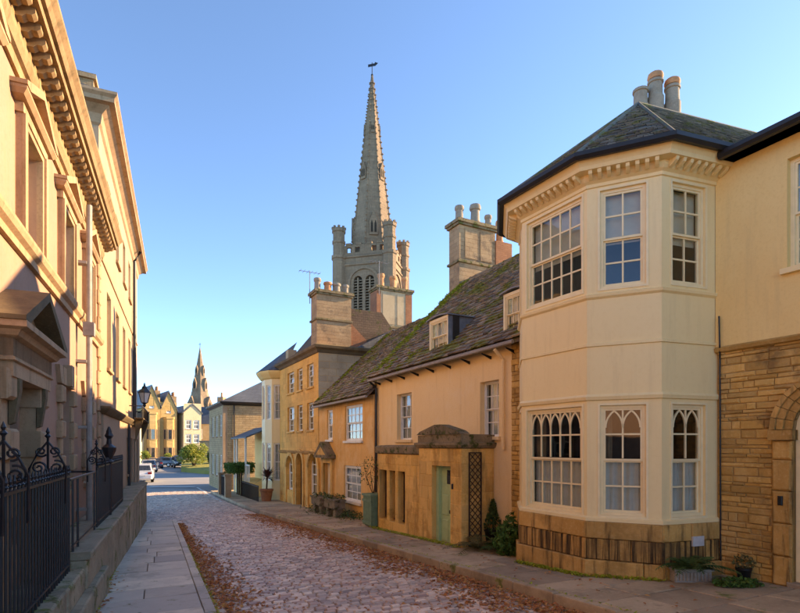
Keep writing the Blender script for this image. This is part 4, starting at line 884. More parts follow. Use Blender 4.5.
# trellis
tx0, tx1 = FR.rel((0, 0))[0], 0
def sy(px):                                         # photo column on the porch side -> distance along it
    a = (px-CX)/F; o = SF.o; e = SF.ex; return (a*o[1]-o[0])/(e[0]-a*e[1])
ta, tb = sy(468), sy(480.5); tz0, tz1 = -2.2, -.16
tr_ = thing('trellis', 'dark wooden diamond trellis fixed to the porch side wall', 'trellis', SF, (ta+tb)/2, 0, tz0)
mb = MB(SF); ring(mb, ta, tb, tz0, tz1, -.05, -.02, .022); part('frame', mb, M['wood'], tr_)
wt = tb-ta; z = tz0-wt
while z < tz1:
    for sg in (1, -1):
        a, b = (ta, z), (tb, z+wt); zz = [max(tz0, min(tz1, q)) for q in (z, z+wt)]
        if zz[1]-zz[0] > .03:
            xa_, xb_ = ta+(zz[0]-z), ta+(zz[1]-z)
            if sg < 0: xa_, xb_ = ta+tb-xa_, ta+tb-xb_
            part('lath', MB(SF).tube([(xa_, -.035+.008*sg, zz[0]), (xb_, -.035+.008*sg, zz[1])], .011, 4), M['wood'], tr_)
    z += .145
# roof, dormers
ze, zr = 2.2, 5.85; ye, yr = yB-.25, 10.75; rx0, rx1 = cx0-.12, cx1+.7
part('roof_deck', MB(FR).prismx([(ye, ze), (yr, zr), (14.2, ze), (14.2, ze-.12), (yr, zr-.2), (ye, ze-.1)], rx0, rx1), M['stoneslate'], cot)
rf = part('roof', MB(FR).prismx([(ye, ze+.002), (yr, zr+.002), (yr, zr-.03), (ye, ze-.03)], rx0, rx1), M['stoneslate'], cot)
sag = slates([FR.w(rx0, ye-.05, ze-.03), FR.w(rx1, ye-.05, ze-.03), FR.w(rx1, yr, zr), FR.w(rx0, yr, zr)], .21, .17, .022, .016, .72)
pieces('stone_slate', sag, M['stoneslate'], rf, 300)
mb = MB(FR); x = rx0
while x < rx1: L = R(.35, .5); mb.prismx([(yr-.13, zr-.09), (yr, zr+.06), (yr+.13, zr-.09)], x+.005, min(x+L, rx1)); x += L
part('ridge_tile', mb, M['stoneslate'], rf)
part('gutter', MB(FR).tube([(cx0, ye-.05, ze-.12), (cx1+.1, ye-.05, ze-.08)], .045, 6), M['downpipe'], cot)
for k in range(9): xx = cx0+.3+k*.82; part('gutter_bracket', MB(FR).prismx([(yB-.0, ze-.27), (yB-.02, ze-.27), (ye-.02, ze-.17), (ye-.02, ze-.15), (yB, ze-.2)], xx, xx+.02), M['black'], cot)
for px_, z0 in ((505.5, -.1), (378, -3.0)):
    xx = onx(FR, px_, yB); part('downpipe', MB(FR).tube([(xx, yB-.07, z0), (xx, yB-.07, ze-.35), (xx, ye-.05, ze-.15)], .04, 7), M['peach'] if px_ > 400 else M['gutter'], cot)
def dormer(pa, pb, ytop, ybot):
    sl_ = (zr-ze)/(yr-ye); pm_ = (pa+pb)/2; a_, b_ = (pm_-CX)/F, (HY-ybot)/F; k = a_*FR.ey[0]+FR.ey[1]
    Y = (ze-sl_*ye)/(b_-sl_*k); y = Y*k; z0 = b_*Y; z1 = (HY-ytop)/F*Y; xa, xb = onx(FR, pa, y), onx(FR, pb, y)
    yb_ = y+(z1-z0)/sl_+.25; d = part('dormer', MB(FR).wall(xa, xb, z0-.15, z1, y, [(xa+.05, xb-.05, z0, z1-.07)], .1), M['ivory'], cot)
    mb = MB(FR)
    for x in (xa, xb): mb.prismx([(y+.004, z0-.15), (y+.004, z1-.01), (yb_, z1-.01), (yb_, z0+.5)], x-.012, x+.012)
    part('cheek', mb, M['lead'], d)
    mb = MB(FR); N = 6
    for i in range(N): f0, f1 = i/N, (i+1)/N; h = lambda f: z1+.02+.05*math.sin(math.pi*f); mb.prism([(xa-.07+(xb-xa+.14)*f0, h(f0)-.03), (xa-.07+(xb-xa+.14)*f1, h(f1)-.03), (xa-.07+(xb-xa+.14)*f1, h(f1)), (xa-.07+(xb-xa+.14)*f0, h(f0))], y-.07, yb_)
    part('lead_roof', mb, M['lead'], d)
    window(cot, FR, xa+.05, xb-.05, z0, z1-.07, y, 3, 2, inset=.02, fw=.03, bar=.018, paint=M['ivory'], curtain='net', room=.3, name='dormer_window'); return y
dormer(429.5, 448, 318, 351); dormer(503.5, 524, 291, 331)
chimney(cot, FR, -16.0, -15.35, 10.5, 12.1, 4.6, 8.05, M['stack'], ((.14, .62, .17, 'greypot', 0), (.58, .85, .19, 'greypot', 1), (.95, .55, .14, 'greypot', 0)), M['cope'])
part('brick_stack', MB(FR).box(-15.9, -15.3, 12.1, 12.85, 4.6, 7.55), M['brick'], cot); part('chimney_pot', potmesh(FR, -15.6, 12.5, 7.55, .9, .15), M['pot'], cot, True)
# moss mats on the slopes
def on_roof(x, f, ye_, ze_, yr_, zr_, up=.03): return FR.w(x, ye_+(yr_-ye_)*f, ze_+(zr_-ze_)*f+up)
def mossmat(name, label, spots_, ye_, ze_, yr_, zr_, n, sz):
    mb = MB()
    for (x, f, r, cnt) in spots_:
        for _ in range(int(cnt*n)):
            a, d = R(0, 6.28), R(0, 1)**.6*r; p = on_roof(x+math.cos(a)*d, f+math.sin(a)*d*.14, ye_, ze_, yr_, zr_, R(.01, .045)); s = sz*R(.5, 1.2); i = len(mb.v)
            q = [Vector((R(-1, 1), R(-1, 1), R(-.2, .5)))*s for _ in range(3)]; mb.v += [p+t for t in q]; mb.f.append([i, i+1, i+2])
    return mb
sp = [(rx0+.30+R(-.16, .22), .05+.92*k/60, R(.14, .36), 1) for k in range(60) if R(0, 1) < .85]+[(rx0+R(.2, 2.6), R(.0, .16), R(.05, .2), .5) for _ in range(12)]
o = part('moss', mossmat('moss', '', sp, ye, ze, yr, zr, 300, .085), M['moss'], cot); o['kind'] = 'stuff'
# ================================================================== RIGHT: OCHRE COTTAGE
yC = 7.22; ox0, ox1 = onx(FR, 319, yC), cx0-.02
oc = thing('ochre_cottage', 'ochre rendered cottage with white casement windows and pedimented doorcase under mossy roof', 'house', FR, (ox0+ox1)/2, yC, gz(FR.w((ox0+ox1)/2, yC, 0), .06))
w1 = (*rpx(345, 362.5, yC), zat(FR, 354, 441, yC), zat(FR, 354, 405, yC)); w2 = (*rpx(344, 361, yC), zat(FR, 353, 502, yC), zat(FR, 353, 466, yC)); w3 = (*rpx(327, 332.5, yC), zat(FR, 330, 440, yC), zat(FR, 330, 410, yC)); w4 = (*rpx(325, 332, yC), -2.75, zat(FR, 328, 463, yC))
part('wall', MB(FR).shell(ox0, ox1, -3.4, 1.66, yC, [w1, w2, w3, w4], .2, 6.6), M['ochre2'], oc)
for wq, nn in ((w1, 4), (w2, 3), (w3, 2)):
    window(oc, FR, *wq, yC, nn, 4, inset=.05, fw=.055, bar=.03, paint=M['white'], curtain='net', sill=M['whitew'])
d = part('door', MB(FR).box(w4[0], w4[1], yC+.12, yC+.17, w4[2], w4[3]), M['white'], oc); a, b = w4[0], w4[1]
for z0 in (w4[2]+.15, w4[2]+.95): part('door_panel', MB(FR).cbox(a+.08, b-.08, yC+.1, yC+.13, z0, z0+.65, .015), M['white'], d)
dm = (a+b)/2; dh = (b-a)/2; dz = w4[3]
mb = MB(FR)
for sx in (-1, 1): p, q = sorted((dm+sx*dh, dm+sx*(dh+.2))); mb.box(p, q, yC-.09, yC+.02, -3.2, dz)
mb.box(dm-dh-.2, dm+dh+.2, yC-.1, yC+.02, dz, dz+.2); dcs = part('doorcase', mb, M['ashlar'], oc)
part('door_pediment', MB(FR).prism([(dm-dh-.42, dz+.21), (dm+dh+.42, dz+.21), (dm+dh+.42, dz+.32), (dm+.04, dz+.86), (dm-.04, dz+.86), (dm-dh-.42, dz+.32)], yC-.34, yC+.02), M['cope'], dcs)
part('tympanum', MB(FR).prism([(dm-dh-.16, dz+.33), (dm+dh+.16, dz+.33), (dm, dz+.66)], yC-.345, yC-.3), M['ashlar'], dcs)
ze2, zr2, ye2, yr2 = 1.68, 4.97, yC-.25, 10.4; qx0, qx1 = ox0-.02, cx0+.02
part('roof_deck', MB(FR).prismx([(ye2, ze2), (yr2, zr2), (13.6, ze2), (13.6, ze2-.12), (yr2, zr2-.2), (ye2, ze2-.1)], qx0, qx1), M['stoneslate'], oc)
rf2 = part('roof', MB(FR).prismx([(ye2, ze2+.002), (yr2, zr2+.002), (yr2, zr2-.03), (ye2, ze2-.03)], qx0, qx1), M['stoneslate'], oc)
pieces('stone_slate', slates([FR.w(qx0, ye2-.05, ze2-.03), FR.w(qx1, ye2-.05, ze2-.03), FR.w(qx1, yr2, zr2), FR.w(qx0, yr2, zr2)], .22, .17, .022, .016, .72), M['stoneslate'], rf2, 120)
mb = MB(FR); x = qx0
while x < qx1: L = R(.35, .5); mb.prismx([(yr2-.13, zr2-.09), (yr2, zr2+.06), (yr2+.13, zr2-.09)], x+.005, min(x+L, qx1)); x += L
part('ridge_tile', mb, M['stoneslate'], rf2)
sp = [(qx0+.22+R(-.1, .3)+.2*k/40, .02+.95*k/40, R(.06, .24), .8) for k in range(40) if R(0, 1) < .75]+[(qx1-R(.1, 1.9), R(.15, .6), R(.1, .4), .8) for _ in range(18)]+[(qx1-.15, R(.2, 1), R(.1, .2), .8) for _ in range(12)]
o = part('moss', mossmat('moss', '', sp, ye2, ze2, yr2, zr2, 300, .09), M['moss'], oc); o['kind'] = 'stuff'
part('gutter', MB(FR).tube([(qx0, ye2-.05, ze2-.12), (qx1, ye2-.05, ze2-.1)], .045, 6), M['downpipe'], oc)
# ================================================================== RIGHT: THREE STOREY OCHRE HOUSE
yD = 7.20; hx0, hx1 = onx(FR, 280, yD), ox0-.03
th = thing('three_storey_house', 'three storey ochre ashlar house with arched ground floor windows and parapet', 'house', FR, (hx0+hx1)/2, yD, gz(FR.w((hx0+hx1)/2, yD, 0), .06))
zc4 = 4.22
cols3 = [(287.5, 294), (297, 302.5), (307, 313.5)]
up = [(*rpx(a, b, yD), zat(FR, (a+b)/2, 390.5+(300-(a+b)/2)*.16, yD), zat(FR, (a+b)/2, 371-((a+b)/2-291)*.30, yD)) for a, b in cols3]
zu_a, zu_b = sum(q[2] for q in up)/3, sum(q[3] for q in up)/3
md = [(q[0], q[1], zat(FR, 300, 431, yD), zat(FR, 300, 405, yD)) for q in up]; up = [(q[0], q[1], zu_a, zu_b) for q in up]
ar = [(*rpx(a, b, yD), -3.2 if i == 1 else zat(FR, (a+b)/2, y1, yD), zat(FR, (a+b)/2, y0, yD), 'arch') for i, (a, b, y0, y1) in enumerate([(287, 293.5, 456, 490), (297, 303, 453.5, 508), (309, 318, 454, 496)])]
part('wall', MB(FR).shell(hx0, hx1, -3.6, zc4-.1, yD, up+md+ar, .22, 3.2), M['ochre'], th)
HS = Frame(tuple(FR.w(hx1, 0, 0)[:2]), FR.ey, (-FR.ex[0], -FR.ex[1]))
pieces('side_block', blocks(HS, yD+.005, yD+3.1, 1.2, zc4-.12, 0, .006, (.24, .32), (.5, .9), [], .008, .006, .001, .003), M['grey'], th, 120)
for q in up+md: window(th, FR, *q, yD, 2, 4, inset=.09, fw=.04, bar=.025, paint=M['whitew'], curtain='net', sep=False, sill=M['ashlar'])
for i, q in enumerate(ar):
    a, b, c, e = q[:4]; r = (b-a)/2; mid_ = (a+b)/2
    if i == 1:
        part('door', MB(FR).box(a, b, yD+.18, yD+.22, c, e), M['wood'], th)
    else: window(th, FR, a, b, c, e, yD, 2, 4, inset=.12, fw=.04, bar=.03, paint=M['white'], curtain='net', sep=False)
    mb = MB(FR)
    for k in range(10):
        a0, a1 = math.pi*k/10, math.pi*(k+1)/10; mb.prism([(mid_-rr*math.cos(t), e-r+rr*math.sin(t)) for rr, t in ((r+.02, a0), (r+.2, a0), (r+.2, a1), (r+.02, a1))], yD-.07, yD+.02)
    for sx in (-1, 1): p, w_ = sorted((mid_+sx*(r+.02), mid_+sx*(r+.2))); mb.box(p, w_, yD-.06, yD+.02, -3.4, e-r-.001)
    part('arch_surround', mb, M['ashlar'], th)
part('string_course', MB(FR).sweep([(hx0, yD), (hx1, yD)], [(0, -.42), (.07, -.38), (.1, -.3), (0, -.26)]), M['base'], th)
part('cornice', MB(FR).sweep([(hx0, yD+3), (hx0, yD), (hx1, yD), (hx1, yD+3.1)], [(0, zc4-.32), (.05, zc4-.3), (.1, zc4-.2), (.22, zc4-.12), (.24, zc4-.02), (.2, zc4+.02), (-.15, zc4+.05), (-.15, zc4-.1)]), M['trimdark'], th)
part('roof', MB(FR).prismx([(yD+.2, zc4), (yD+1.9, 6.3), (yD+3.6, 6.3), (yD+5.2, zc4)], hx0+.6, hx1-1.3), M['browntile'], th)
part('side_roof', MB(FR).prismx([(yD+1.7, zc4), (yD+3.7, 5.3), (yD+4.4, zc4)], hx1-1.9, hx1-.15), M['blueslate'], th)
part('parapet_wall', MB(FR).box(hx0+.02, hx0+.5, yD+.3, yD+.75, zc4, zc4+.75), M['grey'], th)
chimney(th, FR, -23.0, -22.2, 7.55, 9.2, zc4-.3, 6.95, M['stack'], ((.1, .62, .17, 'greypot', 0), (.4, .5, .2, 'pot', 0), (.66, .5, .2, 'greypot', 0), (.93, .5, .15, 'greypot', 0)), M['cope'], aerial=(-22.9, 7.45, 1.0), pan=False)
part('stack_shoulder', MB(FR).prismx([(9.2, zc4-.2), (9.2, 5.6), (10.0, 4.9), (10.0, zc4-.2)], -22.95, -22.25), M['brick'], th)
# tall chimney behind the ridge, belonging to a house in the yard
yh = thing('rear_house', 'slate roofed rear house with tall panelled chimney behind the mossy ridge', 'house', FR, -24.5, 14, -3)
part('wall', MB(FR).box(-28, -22, 11.0, 16, -3, 3.6), M['brick'], yh); part('roof', MB(FR).prismx([(10.8, 3.6), (13.5, 5.6), (16.2, 3.6)], -28.2, -23.0), M['blueslate'], yh)
c2 = chimney(yh, FR, -24.5, -23.7, 11.25, 13.2, 3.4, 8.05, M['grey'], ((.2, .75, .19, 'pot', 0), (.55, .72, .2, 'pot', 0), (.9, .78, .17, 'pot', 0)), M['cope'], aerial=(-23.6, 11.3, 1.2))
part('corner_strip', MB(FR).box(-24.47, -23.67, 11.2, 11.42, 3.4, 7.8), M['brick'], c2); part('corner_strip', MB(FR).box(-24.47, -23.66, 12.85, 13.22, 3.4, 7.8), M['brick'], c2)  # reddish strips down the two side edges of the grey chimney
# ================================================================== RIGHT: HOUSE WITH WHITE BOW
yE = 7.5; ex0, ex1 = -30.0, hx0-.03
bw = thing('bow_house', 'cream house with a tall white bow window and slate veranda', 'house', FR, (ex0+ex1)/2, yE, gz(FR.w((ex0+ex1)/2, yE, 0), .06))
part('wall', MB(FR).box(ex0, ex1, yE, yE+5, -3.6, 3.7), M['cream'], bw)
cA = -28.45; Q = [(cA-1.25, yE), (cA-.95, yE-.62), (cA-.35, yE-.85), (cA+.35, yE-.85), (cA+.9, yE-.62), (cA+1.2, yE)]
zt5 = 3.75
for i in range(5):
    a, b = FR.w(*Q[i], 0), FR.w(*Q[i+1], 0); L = math.hypot(b.x-a.x, b.y-a.y); e = ((b.x-a.x)/L, (b.y-a.y)/L); fr = Frame((a.x, a.y), e, (-e[1], e[0])); mg = .1
    part('bow_wall', MB(fr).wall(0, L, -3.6, zt5, 0, [(mg, L-mg, -1.9, .1), (mg, L-mg, 1.35, 3.2)], .12), M['bay'], bw)
    window(bw, fr, mg, L-mg, -1.9, .1, 0, 2, 4, inset=.04, curtain='net', sep=False, room=.3); window(bw, fr, mg, L-mg, 1.35, 3.2, 0, 2, 4, inset=.04, curtain='net', sep=False, room=.3)
part('bow_cornice', MB(FR).sweep(Q, [(0, 3.5), (.1, 3.55), (.25, 3.75), (.3, 3.85), (.3, 3.92), (0, 3.95)]), M['cream'], bw)
mo = MB(FR); mo.sweep(Q, [(.32, 3.93), (0, 3.93)]); pts = [mo.v[i*2] for i in range(6)]; mb = MB(); mb.v = pts+[FR.w(cA+.1, yE+1.0, 5.75)]; mb.f = [[i, i+1, 6] for i in range(5)]+[[5, 0, 6]]; part('bow_roof', mb, M['blueslate'], bw)
part('roof', MB(FR).prismx([(yE-.1, 3.7), (yE+2.6, 4.9), (yE+5.2, 3.7)], ex0-.1, ex1), M['blueslate'], bw)
va, vb = -34.4, -29.9
part('veranda_roof', MB(FR).prismx([(6.0, .45), (yE+.02, 1.1), (yE+.02, 1.0), (6.0, .38)], va-.2, vb), M['blueslate'], bw)
for x in (va+.1, va+.9, vb-1.0): part('veranda_post', MB(FR).box(x-.05, x+.05, 6.15, 6.25, -3.3, .45), M['white'], bw)
for k in range(14): x = va+(vb-va)*k/13; part('baluster', MB(FR).box(x-.02, x+.02, 6.18, 6.22, -2.1, -1.2), M['white'], bw)
part('balustrade_rail', MB(FR).box(va, vb, 6.16, 6.24, -1.2, -1.12), M['white'], bw); part('veranda_base', MB(FR).box(va, vb, 6.2, yE, -3.6, -2.1), M['cream'], bw); part('veranda_wall', MB(FR).box(va, ex0-.01, yE-.02, yE+.3, -3.6, 1.0), M['cream'], bw)
# ================================================================== RIGHT: STONE END HOUSE
yF = 5.9; fx1 = -36.8; fx0 = -43.5
sh_ = thing('stone_house', 'coursed stone house with hipped slate roof and windowless end wall', 'house', FR, (fx0+fx1)/2, yF+3, gz(FR.w(fx1, yF, 0)))
sw = [(fx1-1.6-k*1.9, fx1-.7-k*1.9, z0, z0+1.5) for k in range(3) for z0 in (-2.2, .6)]
part('wall', MB(FR).shell(fx0, fx1, -3.8, 2.85, yF, sw, .2, 9), M['coursed'], sh_)
for q in sw: window(sh_, FR, *q, yF, 3, 4, inset=.06, sep=False, sill=M['trim'])
part('eaves', MB(FR).sweep([(fx0, yF), (fx1, yF), (fx1, yF+9)], [(0, 2.7), (.25, 2.84), (.28, 2.95), (0, 2.97)]), M['gutter'], sh_)
c = [FR.w(fx0-.25, yF-.25, 2.9), FR.w(fx1+.25, yF-.25, 2.9), FR.w(fx1+.25, yF+9.2, 2.9), FR.w(fx0-.25, yF+9.2, 2.9), FR.w(-39.6, yF+4.2, 5.3), FR.w(-39.6, yF+5.2, 5.3)]
mb = MB(); mb.v = c; mb.f = [[0, 1, 4], [1, 2, 5, 4], [2, 3, 5], [3, 0, 4, 5], [0, 1, 2, 3]]; part('roof', mb, M['blueslate'], sh_)
xx = fx1; part('downpipe', MB(FR).tube([(fx1+.06, yF+.7, -3.2), (fx1+.06, yF+.7, 2.7)], .05, 6), M['gutter'], sh_); part('quoin_strip', MB(FR).box(fx1-.3, fx1+.03, yF-.03, yF+.25, -3.4, 2.6), M['trim'], sh_)
part('wall_plate', MB(FR).lathe(fx1+.02, yF+2.9, [(.14, 1.2), (.14, 1.28)], 10), M['sign'], sh_)
# ================================================================== PAVEMENT FURNITURE AND PLANTS (right)
def at(px, py, off=.06): p = gp(px, py, off); return p[0], p[1], gz(p, off)
p = at(367, 527); gx, gy = FR.rel(p); gzv = p[2]
bin_ = thing('planter_box', 'tall green slatted timber box beside the porch corner', 'planter', FR, gx, gy+.25, gzv)
hw = .30
for k in range(6): a = gx-hw+2*hw*k/6; part('slat', MB(FR).cbox(a+.006, a+2*hw/6-.006, gy, gy+.04, gzv+.05, gzv+.92, .008), M['dkgreen'], bin_)
for k in range(5): a = gy+.04+.4*k/5; part('slat', MB(FR).box(gx+hw-.03, gx+hw+.002, a+.006, a+.075, gzv+.05, gzv+.92), M['dkgreen'], bin_); part('slat', MB(FR).box(gx-hw, gx-hw+.03, a+.006, a+.075, gzv+.05, gzv+.92), M['dkgreen'], bin_)
mb = MB(FR); mb.box(gx-hw-.03, gx+hw+.03, gy-.03, gy+.47, gzv+.92, gzv+.98); mb.box(gx-hw-.02, gx+hw+.02, gy-.02, gy+.0, gzv+.1, gzv+.17); mb.box(gx-hw-.02, gx+hw+.02, gy-.02, gy+.0, gzv+.75, gzv+.82); part('rim', mb, M['dkgreen'], bin_)
part('liner', MB(FR).box(gx-hw+.04, gx+hw-.04, gy+.05, gy+.42, gzv+.02, gzv+.9), M['dark'], bin_)
w0 = FR.w(gx-.2, gy+.3, gzv+.95)
sh2 = thing('wall_shrub', 'sparse twiggy shrub rising from the green slatted box', 'plant', FW, w0.x, w0.y, w0.z-CAMZ)
mb = MB(FW)
for k in range(9):
    b0 = (w0.x, w0.y, w0.z-CAMZ-.05); t1 = (w0.x+R(-.35, .3), w0.y+R(-.3, .3), w0.z-CAMZ+R(.4, .7)); t2 = (t1[0]+R(-.25, .25), t1[1]+R(-.2, .2), t1[2]+R(.1, .5)); mb.tube([b0, t1, t2], .012, 5, .3)
part('stem', mb, M['twig'], sh2); part('foliage', leaves(ball((w0.x-.05, w0.y, w0.z+.7), .45, .4, .45, .3, .2, 2), 260, .035), M['leafg'], sh2)
for i, (px, py) in enumerate(((315.5, 513.5), (329, 517.5))):
    p = at(px, py); ax, ay = FR.rel(p); g = p[2]
    t = thing('stone_trough', ('weathered stone trough on a block beside the arched window', 'weathered stone trough on a block below the white door')[i], 'trough', FR, ax, ay, g)
    part('basin', MB(FR).cbox(ax-.55, ax+.55, ay, ay+.4, g+.32, g+.62, .03), M['trough'], t); part('rim', MB(FR).box(ax-.58, ax+.58, ay-.03, ay+.43, g+.6, g+.66), M['trough'], t)
    for sx in (-.35, .35): part('block', MB(FR).cbox(ax+sx-.13, ax+sx+.13, ay+.05, ay+.35, g-.1, g+.33, .02), M['trough'], t)
    w0 = FR.w(ax, ay+.2, g+.7); clump('trough_plant', ('low greenery in the trough beside the arched window', 'low greenery in the trough below the white door')[i], (w0.x, w0.y, w0.z-CAMZ+.02), .4, .35, .12, 160, .045, M['leafg'], 3)
# shrubs by the porch return
p_ = at(493, 545); w0 = Vector((p_[0], p_[1], 0)); g = p_[2]
rt = thing('potted_conifer', 'upright dark green shrub in a dark pot by the trellis', 'plant', FW, w0.x, w0.y, g)
part('pot', MB(FW).lathe(w0.x, w0.y, [(.15, g), (.2, g+.3), (.22, g+.32), (.22, g+.36), (.18, g+.36)], 12), M['black'], rt, True)
def cone(c, r, h):
    def f(): k = R(0, 1)**.8; a = R(0, 6.28); rr = r*(1-k)*(.5+.5*R(0, 1))*(1+.25*math.sin(9*k+3*a)); return Vector((c[0]+math.cos(a)*rr, c[1]+math.sin(a)*rr, c[2]+CAMZ+h*k))
    return f
part('foliage', leaves(cone((w0.x, w0.y, g+.28), .30, .72), 800, .05, .5), M['leafg'], rt); part('stem', MB(FW).tube([(w0.x, w0.y, g+.3), (w0.x, w0.y, g+.9)], .02, 5, .4), M['twig'], rt)
p_ = at(509, 555); w1_ = Vector((p_[0], p_[1], 0)); g = p_[2]
rt = thing('trailing_shrub', 'leafy green shrub spilling over the pavement beside the bay plinth', 'plant', FW, w1_.x, w1_.y, g)
part('foliage', leaves(ball((w1_.x, w1_.y, g+CAMZ+.34), .27, .30, .40, .35, .2, 1), 900, .06, .3), M['leafh'], rt)
mb = MB(FW)
for k in range(7): mb.tube([(w1_.x, w1_.y, g), (w1_.x+R(-.2, .2), w1_.y+R(-.2, .2), g+.35), (w1_.x+R(-.3, .3), w1_.y+R(-.3, .3), g+R(.4, .75))], .01, 5, .4)
part('stem', mb, M['twig'], rt)
p_ = at(478, 550); w2_ = Vector((p_[0], p_[1], 0)); g = p_[2]; fern('fern', 'brownish sprawling fern at the foot of the trellis', (w2_.x, w2_.y, g+.03), 20, .66, M['leafb'], 1.1, .8)
p_ = at(498, 552); w3_ = Vector((p_[0], p_[1], 0)); g = p_[2]; fern('fern', 'dark fern between the conifer pot and the spilling shrub', (w3_.x, w3_.y, g+.05), 20, .62, M['leafg'], 1.0, 1.1)
# plants by the far houses
p = at(266.5, 501); g = p[2]
rt = thing('cordyline', 'spiky red cordyline in a terracotta pot before the white bow', 'plant', FW, p[0], p[1], g)
part('pot', MB(FW).lathe(p[0], p[1], [(.24, g), (.32, g+.5), (.36, g+.52), (.36, g+.62), (.30, g+.62)], 14), M['terracotta'], rt, True); part('stem', MB(FW).tube([(p[0], p[1], g+.5), (p[0]+.04, p[1], g+1.25)], .045, 6), M['twig'], rt)
mb = MB(FW)
for k in range(70):
    a, el, L = R(0, 6.28), R(-.3, 1.4), R(.5, .85); b0 = Vector((p[0]+.04, p[1], g+1.22)); d = Vector((math.cos(a)*math.cos(el), math.sin(a)*math.cos(el), math.sin(el))); s_ = Vector((-math.sin(a), math.cos(a), 0))*.028; m_ = b0+d*L*.55; e_ = b0+d*L-Vector((0, 0, .12))
    mb.face([tuple(b0-s_*.6), tuple(b0+s_*.6), tuple(m_+s_), tuple(m_-s_)]); mb.face([tuple(m_-s_), tuple(m_+s_), tuple(e_)])
part('foliage', mb, M['leafr'], rt)
p = at(236, 496); g = p[2]; hc = (p[0], p[1]+.6, g+1.62)
rt = thing('clipped_hedge', 'flat clipped green hedge above dark railings before the stone house', 'hedge', FR, *FR.rel((hc[0], hc[1])), g)
hx, hy = FR.rel((hc[0], hc[1]))
def hb(): return FR.w(hx+R(-.9, .9)*(1+.05*R(-1, 1)), hy+R(-.75, .75), g+1.28+.62*R(0, 1)**.7+.06*R(-1, 1))
part('foliage', leaves(hb, 3200, .07, .4), M['leafh'], rt); part('stem', MB(FR).tube([(hx, hy, g-.1), (hx, hy, g+1.4)], .06, 6).tube([(hx-.6, hy, g-.1), (hx-.6, hy, g+1.4)], .05, 6).tube([(hx+.6, hy, g-.1), (hx+.6, hy, g+1.4)], .05, 6), M['twig'], rt)
rt = thing('garden_railing', 'dark garden railing under the clipped hedge', 'railing', FR, hx, hy-.85, g)
part('rail', MB(FR).box(hx-1.0, hx+1.0, hy-.87, hy-.83, g+1.1, g+1.15), M['iron'], rt)
for k in range(15): x = hx-1.0+2*k/14; part('bar', MB(FR).tube([(x, hy-.85, g-.05), (x, hy-.85, g+1.2)], .02, 5), M['iron'], rt)
for i, sx in enumerate((-1.15, 1.15)): solo('gate_post', MB(FR).box(hx+sx-.16, hx+sx+.16, hy-1.0, hy-.68, g-.1, g+1.2).box(hx+sx-.2, hx+sx+.2, hy-1.04, hy-.64, g+1.2, g+1.3), M['trim'], ('square stone gate post at the far end of the hedge railing', 'square stone gate post at the veranda end of the hedge railing')[i], 'post', FR, hx+sx, hy-.84, g)
rt = thing('garden_railing', 'low dark railing before the veranda and white bow', 'railing', FR, cA, 6.0, gz(FR.w(cA, 6.0, 0), .06)); g = gz(FR.w(cA, 6.0, 0), .06)
for k in range(26): x = cA-2.6+4.2*k/25; part('bar', MB(FR).tube([(x, 6.02, g-.05), (x, 6.02, g+.85)], .018, 5), M['iron'], rt)
part('rail', MB(FR).box(cA-2.6, cA+1.6, 6.0, 6.04, g+.78, g+.82), M['iron'], rt)
# ================================================================== CHURCH WITH SPIRE
ca, sa = math.cos(math.radians(15)), math.sin(math.radians(15)); FC = Frame((-3.35, 62.4), (ca, -sa), (sa, ca))
chh = thing('church', 'grey stone church tower with pinnacled corners and tall crocketed spire', 'church', FC, 0, 0, -4)
H = 3.05
lan_h = [(-1.25, -.18, 15.2, 19.4, 'arch'), (.18, 1.25, 15.2, 19.4, 'arch')]
part('tower', MB(FC).shell(-H, H, -4, 21.6, -H, lan_h, .5, 2*H), M['church'], chh)
RF = Frame(tuple(FC.w(H, 0, 0)[:2]), FC.ey, (-FC.ex[0], -FC.ex[1]))
for fr, y in ((FC, -H), (RF, 0)):
    if fr is RF:
        for a, b in ((-1.25, -.18), (.18, 1.25)): part('belfry_recess', MB(fr).prism([(a, 15.2), (b, 15.2), (b, 18.8), ((a+b)/2, 19.5), (a, 18.8)], -.03, .02), M['dark'], chh)
    else:
        for a, b in ((-1.25, -.18), (.18, 1.25)): part('belfry_recess', MB(fr).box(a, b, y+.4, y+.48, 15.2, 19.4), M['dark'], chh)
    for a, b in ((-1.25, -.18), (.18, 1.25)):
        for k in range(12): z = 15.3+.32*k; part('louvre', MB(fr).prismx([(y+.05, z), (y+.36, z+.2), (y+.36, z+.26), (y+.05, z+.06)], a+.02, b-.02), M['church'], chh)
        part('mullion', MB(fr).box((a+b)/2-.08, (a+b)/2+.08, y-.02, y+.2, 15.2, 19.2), M['church'], chh)
    mb = MB(fr)
    for k in range(14):
        a0, a1 = math.pi*k/14, math.pi*(k+1)/14; mb.prism([(-rr*math.cos(t)*1.0, 18.6+rr*math.sin(t)*.95) for rr, t in ((1.62, a0), (1.9, a0), (1.9, a1), (1.62, a1))], y-.16, y+.02)
    for sx in (-1, 1): a, b = sorted((sx*1.62, sx*1.9)); mb.box(a, b, y-.16, y+.02, 14.8, 18.6)
    part('belfry_arch', mb, M['church'], chh)
ST = [(-H, H+.0), (-H, -H), (H, -H), (H, H), (-H, H)]
for z in (14.2, 20.6, 21.5): part('tower_string', MB(FC).sweep(ST, [(0, z), (.14, z+.06), (.16, z+.2), (0, z+.3)]), M['church'], chh)
for fr, y in ((FC, -H), (RF, 0)):
    part('parapet', MB(fr).wall(-H, H, 21.8, 23.0, y+.05, [(-2.1+k*1.0, -1.5+k*1.0, 22.15, 22.75) for k in range(5) if k in (0, 1, 3, 4)], .3), M['church'], chh)
    for k in range(4): a = -2.2+1.25*k; part('merlon', MB(fr).box(a, a+.65, y, y+.35, 23.0, 23.25), M['church'], chh)
